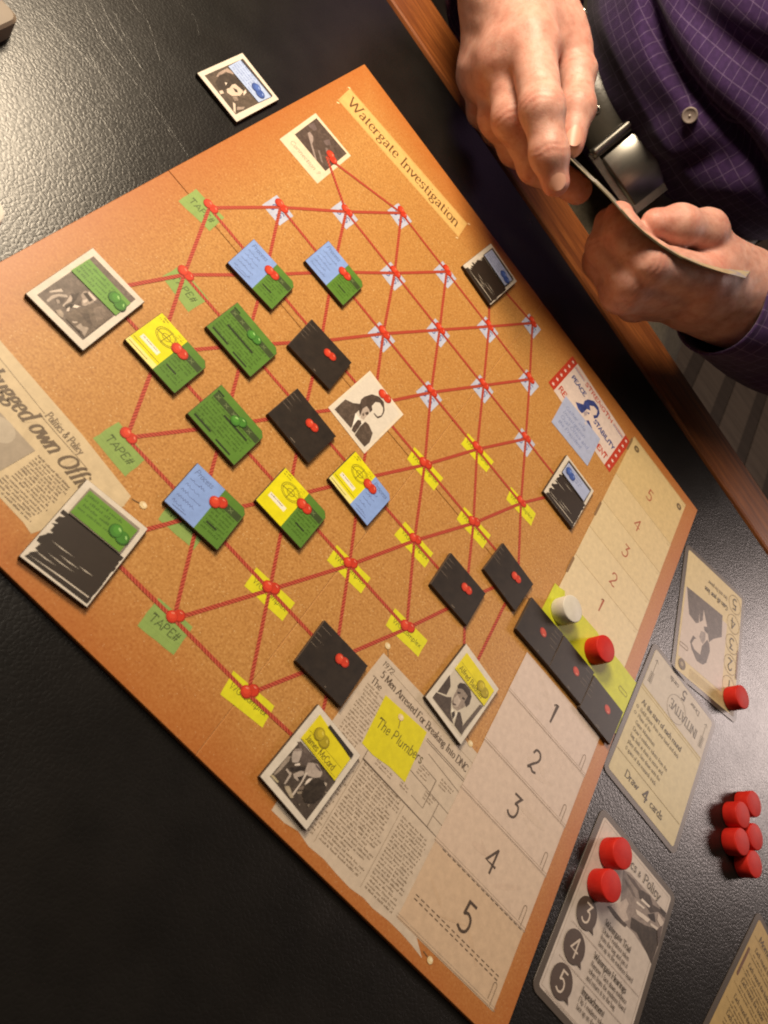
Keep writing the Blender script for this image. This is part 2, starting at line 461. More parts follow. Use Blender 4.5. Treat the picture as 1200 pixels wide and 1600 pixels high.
class Pr:
    """a flat print: polygons of ink laid in thin layers on a face (mm, local axes)"""
    def __init__(self, z=0.0):
        self.V, self.F, self.M, self.mats = [], [], [], []
        self.z = z
        self.lv = 0

    def mat(self, m):
        if isinstance(m, str):
            m = ink(m)
        if m not in self.mats:
            self.mats.append(m)
        return self.mats.index(m)

    def poly(self, pts, m, lift=True):
        if lift:
            self.z += 0.012
        i = len(self.V)
        self.V += [(p[0] * MM, p[1] * MM, self.z * MM) for p in pts]
        self.F.append(tuple(range(i, i + len(pts))))
        a = sum(pts[k - 1][0] * pts[k][1] - pts[k][0] * pts[k - 1][1] for k in range(len(pts)))
        if a < 0:
            self.F[-1] = tuple(reversed(self.F[-1]))
        self.M.append(self.mat(m))
        return self

    def line(self, P, width, m, closed=False, nib=None, lift=None):
        """stroke along a polyline; nib = thin width for horizontal runs"""
        P = [p for k, p in enumerate(P) if k == 0 or math.hypot(p[0] - P[k - 1][0], p[1] - P[k - 1][1]) > 1e-6]
        if closed:
            P = P + [P[0]]
        if len(P) < 2:
            return self
        self.lv = (self.lv + 1) % 6
        z = self.z + 0.003 + 0.002 * self.lv
        k = len(P)
        i = len(self.V)
        for a in range(k):
            p0, p1 = P[max(a - 1, 0)], P[min(a + 1, k - 1)]
            tx, ty = p1[0] - p0[0], p1[1] - p0[1]
            L = math.hypot(tx, ty) or 1
            tx, ty = tx / L, ty / L
            wd = width if nib is None else nib + (width - nib) * abs(ty)
            q = 1.0
            if 0 < a < k - 1:
                ax, ay = P[a][0] - P[a - 1][0], P[a][1] - P[a - 1][1]
                l2 = math.hypot(ax, ay) or 1
                q = 1 / max(0.45, abs((ax * tx + ay * ty) / l2))
            ext = width * 0.25 if a in (0, k - 1) and nib is None else 0
            ex = -ext if a == 0 else ext
            for s in (1, -1):
                self.V.append(((P[a][0] + tx * ex - ty * wd * q * s / 2) * MM, (P[a][1] + ty * ex + tx * wd * q * s / 2) * MM, z * MM))
        mi = self.mat(m)
        for a in range(k - 1):
            self.F.append((i + 2 * a + 1, i + 2 * a + 3, i + 2 * a + 2, i + 2 * a))
            self.M.append(mi)
        return self

    def text(self, s, x, y, size, m, rot=0, weight=0.12, serif=True, shear=0, jitter=0, squeeze=1.0, center=False):
        """lettering with its baseline start at x, y; size = capital height"""
        c, sn = math.cos(math.radians(rot)), math.sin(math.radians(rot))
        k = size / 10
        pen = 0
        if center:
            pen = -sum(glyph(q)[0] + 0.2 for q in s) / 2
        for ch in s:
            wd, strokes, serifs = glyph(ch)
            jx, jy = (random.uniform(-jitter, jitter), random.uniform(-jitter, jitter)) if jitter else (0, 0)

            def tr(p):
                u = ((pen + p[0] + jx) * squeeze + shear * p[1]) * k
                v = (p[1] + jy) * k
                return (x + u * c - v * sn, y + u * sn + v * c)
            for st in strokes:
                Q = [tr(p) for p in st]
                if serif and len(Q) < 7:
                    for a_, b_ in zip(Q, Q[1:]):
                        self.line([a_, b_], size * weight, m, nib=size * weight * 0.45)
                elif serif:
                    self.line(Q, size * weight, m, nib=size * weight * 0.45)
                else:
                    self.line([tr(p) for p in st], size * weight, m)
            if serif:
                for p in serifs:
                    self.line([tr((p[0] - 1.1, p[1])), tr((p[0] + 1.1, p[1]))], size * weight * 0.5, m)
            pen += wd + (0.4 if not serif else 0.2)
        return self

    def fit(self, s, x, y, size, width, m, **kw):
        """lettering squeezed or spread to a given run"""
        gap = 0.2 if kw.get('serif', True) else 0.4
        return self.text(s, x, y, size, m, squeeze=width / (sum(glyph(q)[0] + gap for q in s) * size / 10), **kw)

    def lines(self, x0, x1, y0, y1, pitch, m, h=0.55, ragged=0.1, seed=1):
        """columns of print too small to read: word after word of letter-sized dashes"""
        r = random.Random(seed)
        mi = self.mat(m)
        y = y1
        while y > y0:
            x = x0 + (r.random() * 1.2 if r.random() < 0.15 else 0)
            end = x1 - (r.random() * ragged * (x1 - x0) if r.random() < 0.8 else r.random() * 0.5 * (x1 - x0))
            while x < end:
                for _ in range(r.randint(2, 8)):
                    if x > end:
                        break
                    hh = pitch * h * r.choice((0.62, 0.62, 0.7, 1.0))
                    w_ = pitch * 0.30 * r.uniform(0.7, 1.2)
                    i = len(self.V)
                    z = self.z + 0.004
                    self.V += [(a * MM, b * MM, z * MM) for a, b in ((x, y), (x + w_, y), (x + w_, y + hh), (x, y + hh))]
                    self.F.append((i, i + 1, i + 2, i + 3))
                    self.M.append(mi)
                    x += pitch * 0.40
                x += pitch * 0.38
            y -= pitch
        return self

    def art(self, shapes, first_sharp=1):
        for k, (col, P) in enumerate(shapes):
            self.poly(P, photo_ink(col))
        return self

    def build(self, name, parent, uvs=None):
        return mesh_obj(name, self.V, self.F, self.mats, parent, self.M, uvs=uvs)
# traced print shapes (colour, outline in mm)
ART={
 'A':[('6e625a',[(-10.5,15.2),(10.4,15.4),(10.3,-14.6),(-10.6,-14.8)]),
  ('c9bbae',[(-9.3,-10.1),(-7.7,-5.6),(-6.5,-5.9),(-7.6,-7.8),(-8.8,-10.1)]),
  ('b5a79b',[(-7.4,-13.7),(-7.7,-10.4),(-6.7,-7.8),(-5.1,-5.9),(-4.0,-6.0),(-4.6,-7.0),(-6.2,-8.8),(-6.6,-11.6),(-6.5,-13.7)]),
  ('5a4e48',[(-6.3,-10.4),(-4.5,-7.1),(-3.7,-8.5),(-3.9,-11.0),(-4.7,-11.6)]),
  ('a09288',[(-5.8,-10.4),(-5.1,-9.6),(-4.0,-10.4),(-4.3,-11.6)]),
  ('4e433d',[(-4.7,-4.2),(-3.5,-2.9),(-3.2,-1.0),(-1.9,-4.1),(-1.6,-6.6),(-3.0,-6.7)]),
  ('bfb0a4',[(-4.3,-4.6),(-3.0,-5.1),(-2.3,-6.3),(-2.7,-9.1),(-2.3,-10.7),(-3.0,-10.3),(-3.3,-7.9)]),
  ('a5968a',[(-2.6,1.1),(-1.4,1.9),(2.1,2.3),(2.4,-0.3),(1.6,-3.8),(0.3,-4.4),(-0.7,-2.2),(-2.2,-1.6)]),
  ('40362f',[(-2.2,-0.2),(-1.6,1.3),(1.6,0.7),(1.5,-0.9),(-0.5,-0.5)]),
  ('d3c5b8',[(-1.7,2.2),(2.1,2.3),(2.3,1.0),(-0.9,1.3)]),
  ('cfc0b3',[(-0.4,-2.6),(0.3,-0.6),(1.0,-1.7),(0.6,-3.2)]),
  ('5a4d46',[(-0.8,-3.8),(0.4,-3.5),(0.8,-5.1),(-0.3,-5.4)]),
  ('3c332e',[(-2.2,-9.7),(-2.0,-7.3),(-0.7,-6.6),(-0.7,-8.2),(-1.4,-10.0)]),
  ('e2d6ca',[(-0.5,-7.9),(-0.8,-6.5),(0.8,-5.1),(0.6,-6.9)]),
  ('d0c1b4',[(-0.5,-11.1),(-1.3,-9.9),(-1.1,-8.5),(-0.1,-10.2)]),
  ('a39586',[(-3.0,-14.0),(-2.3,-12.2),(-0.3,-12.6),(0.5,-14.3),(-1.1,-14.6)]),
  ('6a5d52',[(0.3,-8.8),(2.2,-4.4),(2.7,-0.6),(3.7,1.7),(9.9,2.4),(10.2,-13.7),(5.7,-13.4),(1.1,-13.4),(0.1,-11.3)]),
  ('544840',[(2.2,-7.2),(4.6,-5.0),(8.7,-7.5),(6.4,-8.2)]),
  ('7a6c61',[(3.8,-1.9),(4.9,1.3),(9.1,1.1),(8.4,-5.0)]),
  ('c0b2a5',[(3.2,-12.3),(4.4,-10.8),(4.6,-11.6),(3.7,-12.6)]),
  ('a5978a',[(5.2,-12.8),(5.4,-10.3),(6.6,-10.6),(8.3,-9.2),(9.7,-13.1),(8.0,-12.8)]),
  ('54483f',[(6.1,-12.8),(8.2,-12.5),(8.4,-13.2),(6.3,-13.5)]),
  ('6fa54a',[(-10.1,2.7),(-10.6,11.9),(7.9,10.6),(10.3,3.1)])],
 'C':[('4a4038',[(-9.6,2.5),(11.0,3.0),(10.8,-15.4),(-10.2,-14.9)]),
  ('5f534d',[(-10.4,1.3),(-9.4,2.3),(-0.5,2.4),(-1.6,0.5),(-1.3,-1.8),(-4.2,-3.2),(-6.7,-0.1)]),
  ('ada198',[(-9.3,-2.3),(-6.8,0.5),(-5.9,-0.9),(-5.3,-2.6),(-5.2,-3.7),(-6.9,-5.3),(-8.4,-4.2)]),
  ('8a7d76',[(-9.4,-1.2),(-7.6,0.8),(-6.5,0.7),(-9.1,-2.1)]),
  ('9a8d80',[(-9.8,-5.2),(-8.9,-4.2),(-8.2,-5.9),(-8.6,-11.2),(-9.1,-13.5),(-9.7,-13.3)]),
  ('d8ccc0',[(-5.8,-5.0),(-4.6,-3.3),(-3.8,-3.7),(-5.4,-5.4)]),
  ('332b26',[(-6.4,-7.2),(-3.5,-4.0),(-1.6,-2.5),(-1.7,-3.8),(-5.0,-7.7)]),
  ('b5a89c',[(-7.2,-8.3),(-5.7,-8.4),(-4.6,-8.1),(-4.1,-9.2),(-3.9,-12.7),(-4.5,-12.8),(-5.0,-9.2),(-7.1,-9.0)]),
  ('b0a398',[(-4.0,-7.9),(-2.5,-5.0),(-1.4,-4.2),(-0.4,-4.8),(-1.2,-6.4),(-0.8,-8.3),(-2.8,-8.6)]),
  ('2f2823',[(-2.0,-7.5),(-1.2,-6.4),(-0.2,-6.5),(-0.8,-7.8)]),
  ('a99c92',[(-2.2,-0.8),(-0.7,0.6),(1.1,1.7),(4.6,1.1),(5.2,-0.6),(3.4,-2.8),(0.8,-4.1),(-0.9,-4.2)]),
  ('5a4d50',[(0.2,1.1),(2.0,1.3),(4.1,1.0),(3.2,0.5),(1.2,0.6)]),
  ('c8bcb0',[(-0.7,-4.0),(0.1,-3.3),(0.7,-6.9),(1.1,-13.2),(0.3,-13.1),(0.2,-7.3)]),
  ('dcd0c4',[(1.8,-4.6),(2.9,-3.2),(2.8,-5.2),(2.1,-7.4),(1.6,-5.9)]),
  ('6d6055',[(0.7,-9.8),(2.0,-7.8),(2.7,-9.0),(1.5,-10.2)]),
  ('857868',[(1.1,-11.3),(2.7,-9.5),(3.1,-10.5),(1.9,-11.6)]),
  ('322a22',[(2.3,-7.6),(2.9,-4.3),(4.6,-1.6),(7.2,-0.7),(9.2,-1.8),(10.0,-4.8),(9.2,-9.0),(6.0,-11.5),(3.4,-10.3)]),
  ('a99c86',[(-3.8,-13.3),(-2.4,-12.0),(0.5,-13.0),(1.6,-13.7),(0.7,-14.6),(-2.8,-13.9)]),
  ('b5a888',[(-10.5,-14.8),(-9.7,-13.8),(-6.4,-13.9),(-6.7,-14.6)]),
  ('b8ab9c',[(7.3,-0.9),(8.7,-0.3),(9.0,-1.6)]),
  ('a09484',[(10.0,-3.0),(10.5,-2.5),(10.6,-3.4)]),
  ('8d8172',[(4.4,-13.7),(5.1,-13.3),(5.3,-14.0)]),
  ('8d8172',[(7.3,-11.4),(8.0,-10.7),(8.4,-11.7)]),
  ('e3cc18',[(-10.3,3.2),(10.4,2.6),(10.3,13.2),(-10.2,15.4)]),
  ('2e2823',[(-4.6,14.4),(10.3,13.6),(10.3,15.4),(-4.6,15.8)])],
 'D':[('c6bcab',[(-10.0,3.8),(11.6,4.8),(10.9,-15.6),(-10.2,-15.3)]),
  ('4b4039',[(-10.3,-0.3),(-8.2,-2.2),(-6.7,-3.8),(-5.9,-8.3),(-10.1,-11.1)]),
  ('4f443c',[(-10.3,-15.1),(-10.4,-11.9),(-5.4,-8.9),(-3.4,-6.8),(0.6,-12.1),(4.6,-14.5),(2.4,-14.9)]),
  ('8f8176',[(-3.6,-1.3),(-2.2,1.6),(3.0,0.9),(4.5,-1.7),(4.2,-4.3),(2.6,-8.5),(0.2,-9.4),(-2.1,-8.3),(-3.0,-5.0)]),
  ('b5a79b',[(-2.2,-6.3),(-1.9,-3.4),(1.2,-3.9),(1.5,-7.3),(-0.1,-8.7)]),
  ('3f352f',[(-4.4,-0.5),(-4.2,1.7),(-1.9,3.6),(1.7,3.9),(4.1,2.2),(5.4,-1.2),(4.9,-3.7),(2.8,-2.7),(2.4,0.8),(-1.5,0.7),(-3.6,-1.3)]),
  ('3a302a',[(-2.7,-2.4),(-1.2,-1.2),(-1.0,-2.1),(-2.4,-3.1)]),
  ('3a302a',[(0.7,-1.8),(2.1,-1.2),(2.3,-2.1),(0.8,-2.7)]),
  ('4a3c36',[(-1.4,-8.0),(0.4,-7.1),(0.4,-7.8),(-1.1,-8.7)]),
  ('e0d8c8',[(-0.5,-10.2),(1.4,-10.1),(1.2,-11.4),(0.5,-11.7)]),
  ('e0d8c8',[(2.6,-11.5),(2.4,-9.0),(3.2,-9.2),(4.1,-14.0)]),
  ('3a312b',[(0.9,-11.8),(1.3,-10.0),(2.9,-11.1),(2.9,-13.3)]),
  ('4f443c',[(2.9,-8.9),(3.9,-7.8),(7.9,-10.2),(10.2,-14.4),(5.1,-14.4)]),
  ('5b5048',[(9.5,3.4),(11.1,4.2),(10.4,-11.7),(10.7,-15.0),(8.5,-11.7)]),
  ('e3cf1c',[(-10.3,14.6),(11.3,14.6),(11.5,4.6),(-10.3,3.8)])],
 'G':[('55493f',[(-10.6,14.2),(10.5,14.6),(10.0,-14.9),(-10.8,-14.8)]),
  ('a08c80',[(-8.2,-8.9),(-9.4,-5.8),(-9.7,1.5),(-6.0,3.6),(-6.0,2.2),(-8.4,-1.3),(-7.7,-7.1)]),
  ('cbb9a8',[(-4.8,-4.9),(-4.1,0.0),(-0.0,0.4),(2.8,-0.3),(3.7,-4.0),(2.2,-8.6),(0.0,-9.9),(-2.0,-8.1)]),
  ('40362f',[(-6.2,-11.9),(-8.3,-6.4),(-7.6,-0.3),(-4.4,3.0),(-0.2,2.5),(2.2,1.7),(1.5,-0.2),(-1.9,-1.3),(-2.2,-3.5),(-1.4,-6.3),(-1.7,-9.8),(-2.8,-13.3)]),
  ('3a302a',[(-0.8,-4.5),(0.6,-2.9),(2.1,-3.7),(1.2,-5.0)]),
  ('e0d0c0',[(-4.5,-6.5),(-3.7,-5.5),(-3.1,-7.5)]),
  ('cbb9a8',[(-2.1,-13.6),(-1.8,-11.5),(-0.3,-12.0),(-0.7,-14.6)]),
  ('d8c8b8',[(2.8,-0.3),(2.3,2.2),(3.7,1.2),(4.4,-2.2)]),
  ('8a7a6e',[(2.5,-9.0),(3.4,-6.2),(5.3,-7.2),(4.8,-9.8)]),
  ('d0c0b0',[(4.8,-11.1),(5.9,-10.4),(9.6,-14.5),(8.3,-14.6)]),
  ('a08f83',[(7.4,-11.0),(9.0,-6.4),(9.6,-8.4),(8.7,-12.4)]),
  ('b9c8e6',[(-10.0,2.5),(-10.4,12.7),(10.5,14.0),(10.1,3.5)]),
  ('463e3a',[(-10.4,13.1),(-10.5,14.6),(10.3,15.0),(10.4,13.7)])],
 'nixon':[('d9d0c2',[(-11.8,16.4),(11.3,15.6),(11.8,-16.5),(-11.3,-16.2)]),
  ('574a40',[(-10.4,-15.4),(-10.5,-6.4),(-7.0,-4.0),(-4.3,-0.4),(-2.9,-3.3),(-2.7,-7.0),(0.4,-13.5),(0.5,-14.6)]),
  ('b9a99c',[(-2.1,-3.3),(-2.2,0.7),(-0.1,2.1),(0.9,1.6),(1.4,-1.7),(1.7,-5.3),(0.4,-6.0)]),
  ('50433a',[(-0.6,-5.7),(-3.2,-3.6),(-5.7,1.3),(-5.7,4.1),(-4.2,9.0),(-1.0,11.9),(2.1,12.2),(5.2,9.3),(5.9,7.6),(6.4,5.0),(5.7,2.4),(4.4,2.1),(2.7,2.2),(2.9,2.8),(5.0,3.0),(5.8,5.4),(5.1,7.8),(3.9,9.3),(1.2,9.9),(-0.5,7.8),(-0.3,4.3),(1.3,3.0),(1.3,0.8),(0.0,1.6),(-1.8,1.5),(-2.2,-1.3),(-1.4,-3.5)]),
  ('50433a',[(-0.2,-1.6),(0.4,0.2),(1.3,-0.2),(1.3,-1.9),(0.5,-2.2)]),
  ('6b5d52',[(-0.7,-3.7),(-0.5,-2.0),(0.5,-3.2),(0.3,-4.2)]),
  ('efe8dc',[(-3.0,-6.7),(0.8,-6.7),(-0.1,-8.2),(0.5,-13.3)]),
  ('efe8dc',[(1.5,-7.6),(2.4,-5.5),(2.8,-10.3)]),
  ('4e4138',[(-0.1,-8.2),(1.1,-7.0),(2.3,-7.8),(3.3,-14.7),(1.4,-15.0),(0.5,-12.7)]),
  ('574a40',[(2.8,-5.2),(4.7,-4.6),(8.9,-6.0),(10.8,-10.9),(10.6,-15.1),(3.8,-15.3),(2.8,-9.7)])],
 'connimg':[('54463f',[(-11.0,15.6),(11.0,16.2),(11.0,-6.6),(-10.8,-6.5)]),
  ('9a8a84',[(-7.9,2.1),(-7.7,4.3),(-5.1,3.7),(-3.5,1.8),(-2.8,-0.5),(4.5,-6.1),(3.5,-6.7),(-3.9,-1.1)]),
  ('80716c',[(1.0,-0.4),(1.8,0.6),(7.6,-4.1),(6.2,-4.3)]),
  ('80716c',[(2.4,5.5),(3.3,6.5),(7.3,4.2),(8.7,0.8),(5.9,2.0)]),
  ('6d5e5c',[(-10.9,6.6),(-9.9,11.7),(-6.6,9.8),(-6.8,7.3),(-9.9,6.0)]),
  ('6d5e5c',[(-0.7,7.8),(0.6,12.6),(3.0,10.5),(1.9,7.0)])],
 'posterface':[('37437d',[(-11.9,-6.5),(-7.1,-1.2),(-8.0,1.7),(-7.0,5.9),(-3.3,10.3),(1.4,10.6),(4.5,8.0),(5.1,3.4),(3.7,-0.2),(1.9,1.1),(3.6,4.2),(2.3,7.7),(-1.2,7.1),(-3.7,3.7),(-1.2,1.4),(-3.6,-0.7),(-3.9,-5.8),(-4.5,-7.9),(-7.9,-8.3)]),
  ('37437d',[(0.4,-8.2),(1.7,-5.9),(6.5,-7.5),(5.7,-9.0)]),
  ('37437d',[(-2.6,-2.9),(-0.8,-0.7),(-0.5,-2.5)]),
  ('a89aa0',[(-3.9,-5.8),(-2.9,-1.7),(-1.2,-4.3),(-2.1,-7.1)])],
 'id':[('c6b6ad',[(-27.3,15.0),(10.6,17.9),(13.5,-23.7),(-26.2,-45.1)]),
  ('5e5450',[(-26.9,15.3),(10.2,17.6),(11.2,2.5),(3.2,-3.6),(-0.7,-8.4),(-2.3,-3.8),(-6.0,-3.6),(-7.2,-1.2),(-3.8,0.6),(-8.8,9.9),(-8.6,2.3),(-11.3,-0.6),(-12.7,5.5),(-12.1,-1.7),(-14.9,-3.5),(-21.9,-1.6)]),
  ('8d817c',[(-9.3,-5.6),(-5.0,-4.2),(-4.3,-8.7),(-6.4,-13.1),(-8.3,-12.4),(-10.4,-10.0)]),
  ('5e5450',[(-16.2,-12.9),(-12.6,-13.1),(-14.6,-14.3),(-16.6,-18.6),(-13.6,-21.0),(-7.8,-21.2),(-7.0,-14.7),(-2.6,-7.7),(-0.2,-9.3),(0.9,-13.6),(-1.4,-22.8),(-4.5,-26.0),(-10.5,-26.9),(-16.4,-22.1),(-18.3,-18.4)])],
 'pol':[('8f817a',[(-6.5,30.0),(-1.9,32.1),(19.5,33.0),(29.0,32.8),(30.1,16.7),(29.1,7.3),(26.0,9.1),(12.6,11.1),(6.2,10.6),(6.8,9.6),(-8.4,9.4),(-1.5,16.7)]),
  ('40362f',[(7.8,15.9),(17.6,18.8),(25.9,22.7),(29.5,17.7),(29.1,7.3),(24.9,9.0),(14.2,12.3),(9.2,11.3)]),
  ('5a4d48',[(-4.4,30.2),(1.9,31.3),(11.7,30.1),(10.1,28.8),(0.8,29.1)]),
  ('6d605a',[(-4.4,27.2),(0.5,27.4),(7.3,25.3),(4.3,24.5),(-2.1,26.1)]),
  ('bcaca2',[(-1.5,16.7),(0.9,20.5),(3.6,19.7),(3.6,15.5),(6.8,13.7),(4.1,10.4),(-6.9,10.6)]),
  ('4a3f39',[(-8.4,9.4),(-6.1,11.1),(2.8,10.8),(7.0,11.2),(5.8,9.3),(-1.4,8.5)]),
  ('4a3f39',[(6.5,29.1),(9.0,30.9),(15.1,32.6),(18.6,30.2),(23.7,31.8),(28.8,33.3),(28.9,30.6),(23.3,30.1),(18.5,25.8),(12.0,27.4),(9.0,26.6)]),
  ('382f2a',[(17.1,24.1),(21.1,27.7),(23.7,24.7),(19.8,23.3)]),
  ('ddd0c6',[(10.6,27.8),(17.2,28.4),(16.6,27.3),(10.2,26.4)]),
  ('ddd0c6',[(7.9,24.3),(14.1,25.4),(13.6,24.3),(7.9,23.3)]),
  ('d5c7bc',[(8.7,20.7),(14.6,22.3),(19.8,23.3),(18.7,21.0),(10.5,19.3)]),
  ('cdbfb4',[(20.4,22.2),(26.5,23.8),(26.1,22.2),(20.9,21.2)]),
  ('c5b6ab',[(23.6,29.5),(28.9,28.4),(28.2,25.1),(24.1,26.3)]),
  ('40362f',[(23.1,32.8),(28.8,33.3),(26.2,31.4)]),
  ('5a4d48',[(25.9,22.7),(28.5,26.7),(29.5,21.2),(29.6,16.4)])],
}
# ------------------------------------------------------------------ floor
fl = mesh_obj('floor', [(-1.5, -1.5, -0.7405), (4.0, -1.5, -0.7405), (4.0, 5.0, -0.7405), (-1.5, 5.0, -0.7405)], [(0, 1, 2, 3)], M_FLOOR_D)
tag(fl, kind='structure')
V, F = slab(rect_pts(88, 2600, 44, 1300), 0, 7.5, 1.0)
V2, F2 = slab(rect_pts(42, 2600, 21, 1300), 0, 6.0, 1.0)
me_a = me_b = None
for k in range(-1, 12):
    if me_a is None:
        oa = mesh_obj('floor_board', V, F, M_FLOOR, fl)
        ob = mesh_obj('floor_board', V2, F2, M_FLOOR_D, fl)
        me_a, me_b = oa.data, ob.data
    else:
        oa = link(bpy.data.objects.new('floor_board', me_a), fl)
        ob = link(bpy.data.objects.new('floor_board', me_b), fl)
    oa.location = ((1000 + (k - 5) * 132) * MM, 0.75, -0.7405)
    ob.location = ((957.5 + (k - 5) * 132) * MM, 0.75, -0.7405)

# ------------------------------------------------------------------ table
T0 = (-23.9, 402.7)
table = tag(empty('game_table', (T0[0] * MM, T0[1] * MM, -0.030), math.radians(-3.15)),
            'table with black grained vinyl top and oak edging', 'table')
V, F = slab(rect_pts(1700, 798.5, 150, -400.5), 5, 27.8, 1.2)
mesh_obj('vinyl_top', V, F, M_VINYL, table)
# edging strip: rounded section swept along the edge
prof = [(0.6, 0), (0.6, 26.6), (1.4, 28.2), (3.2, 28.9), (42.0, 28.6), (44.8, 27.4), (46.2, 24.5), (46.2, 0)]
V = [(x * MM, y * MM, z * MM) for x in (-700, 1000) for y, z in prof]
k = len(prof)
F = [tuple(range(k)), tuple(reversed(range(k, 2 * k)))] + [(i + 1 if i + 1 < k else 0, i, i + k, (i + 1 if i + 1 < k else 0) + k) for i in range(k)]
WE = mesh_obj('wooden_edging', V, F, M_OAK, table)
V, F = slab(rect_pts(1700, 18, 150, 32), -80, -0.5)
mesh_obj('table_apron', V, F, M_OAK, table)

# old creases in the vinyl: low ridges of the same skin (mm on the table)
CREASE = [[(-75.6, 195.8), (-68.8, 192.5), (-55.9, 188.9), (-42.1, 188.2), (-30.9, 188.5), (-17.0, 186.9), (-1.6, 184.3)],
          [(-73.6, 204.2), (-62.3, 199.5), (-51.7, 198.4), (-40.4, 196.7)],
          [(-75.9, 170.5), (-66.3, 173.3), (-55.4, 174.9), (-47.9, 174.6)],
          [(-73.0, 172.8), (-60.5, 172.8), (-53.7, 180.7)],
          [(-54.6, 177.8), (-47.4, 176.1), (-38.7, 174.6), (-33.1, 174.6)],
          [(-74.5, 159.0), (-64.4, 164.2), (-55.9, 166.2)],
          [(-69.8, 219.9), (-65.2, 219.2), (-60.1, 220.1), (-51.7, 215.3), (-42.1, 209.2)],
          [(-73.3, 152.8), (-64.0, 155.3), (-53.4, 156.7), (-41.5, 156.9)],
          [(-64.3, 242.7), (-56.3, 248.0), (-45.9, 242.1)],
          [(-43.5, 138.1), (-30.7, 133.6), (-21.9, 129.8)],
          [(-26.5, 182.9), (-18.9, 186.0), (-11.5, 184.3)],
          [(-66.8, 206.3), (-57.0, 202.0), (-51.5, 204.5)],
          [(-47.7, 156.1), (-36.3, 158.9), (-25.7, 159.0), (-18.9, 156.5)]]
for P in CREASE:
    P = catmull(P, False, 6)
    rr_ = random.Random(int(P[0][0] * 10))
    V, F = [], []
    for i, (x, y) in enumerate(P):
        x0, y0 = P[max(i - 1, 0)]
        x1, y1 = P[min(i + 1, len(P) - 1)]
        L = math.hypot(x1 - x0, y1 - y0)
        nx, ny = -(y1 - y0) / L, (x1 - x0) / L
        t = i / (len(P) - 1)
        wd = .36 * math.sin(math.pi * min(max(t, .02), .98)) ** .5 * rr_.uniform(.7, 1.2)
        jx = rr_.uniform(-.25, .25)
        for s_, h_ in ((-1, -.06), (0, .06), (1, -.06)):
            V.append(Vector(((x + nx * (wd * s_ + jx)) * MM, (y + ny * (wd * s_ + jx)) * MM, (-2.2 + h_) * MM)))
    Mi = table.matrix_basis.inverted()
    V = [Mi @ v for v in V]
    for i in range(len(P) - 1):
        for j in (0, 1):
            q = i * 3 + j
            F.append((q, q + 3, q + 4, q + 1))
    mesh_obj('vinyl_crease', V, F, M_VINYL, table, smooth=True)

# ------------------------------------------------------------------ game board
BZ = 2.2
board = tag(empty('game_board', (0, 0, -BZ * MM)), 'square cork-print detective board with red strings, notes and newspaper clippings', 'game board')
BW, BH = 332.0, 336.5
FX, FY = 164.8, 167.3
for (x0, x1, y0, y1) in ((0, FX - .12, 0, FY - .12), (FX + .12, BW, 0, FY - .12), (0, FX - .12, FY + .12, BH), (FX + .12, BW, FY + .12, BH)):
    V, F = slab([(x0, y0), (x1, y0), (x1, y1), (x0, y1)], 0, BZ, 0.22)
    mesh_obj('board_panel', V, F, M_CORK, board)
V, F = slab(rect_pts(0.5, BH - 1, FX, BH / 2), 0.2, BZ - 0.25)
mesh_obj('fold_hinge', V, F, ink('b98a55'), board)
V, F = slab(rect_pts(BW - 1, 0.5, BW / 2, FY), 0.2, BZ - 0.28)
mesh_obj('fold_hinge', V, F, ink('6a4526'), board)

# lattice of printed strings and pins, as measured on the board (mm)
DX, DY = 37.1, 35.75


def node(r, x):
    return (x * 332.0, 28.6 + DY * r)


rows = {0: [.387, .501], 1: [.217, .330, .446, .560], 2: [.167, .277, .390, .504, .616], 3: [.113, .222, .333, .445, .556, .667],
        4: [.063, .170, .281, .392, .503, .615, .722], 5: [.111, .222, .333, .443, .554, .664], 6: [.168, .281, .390, .501, .612], 7: [.220, .335, .447, .559], 8: [.503]}
nodes = [node(r, x) for r in rows for x in rows[r]]
segs = []
for i, a in enumerate(nodes):
    for b in nodes[i + 1:]:
        if math.hypot(a[0] - b[0], a[1] - b[1]) < 46:
            segs.append((a, b))
near = lambda x, y: min(nodes, key=lambda q: math.hypot(q[0] - x, q[1] - y))
for px, nn in (((25.7, 100), [(37.5, 135), (57, 100)]), ((92, 28), [(110, 64), (128, 28)]), ((200, 30), [(166, 28), (186, 64)]),
               ((243, 100), [(221, 136), (240, 171)]), ((129, 310), [(149, 279), (167, 315)]), ((241, 243), [(203, 243), (220, 207)]), ((29.5, 258), [(56, 243), (73, 279)])):
    for q in nn:
        segs.append((px, near(*q)))
ZS = BZ + 0.09
for a, b in segs:
    L = math.hypot(b[0] - a[0], b[1] - a[1])
    if L < 3:
        continue
    tx, ty = (b[0] - a[0]) / L, (b[1] - a[1]) / L
    hw = 0.78
    ZS += 0.0006
    V = [((p[0] + s * ty * hw) * MM, (p[1] - s * tx * hw) * MM, ZS * MM) for p in (a, b) for s in (1, -1)]
    mesh_obj('printed_string', V, [(0, 2, 3, 1)], M_STRING, board, uvs=[(0, 0), (0, 1.56), (L, 0), (L, 1.56)])

# notes under the pins
ZN = BZ + 0.03


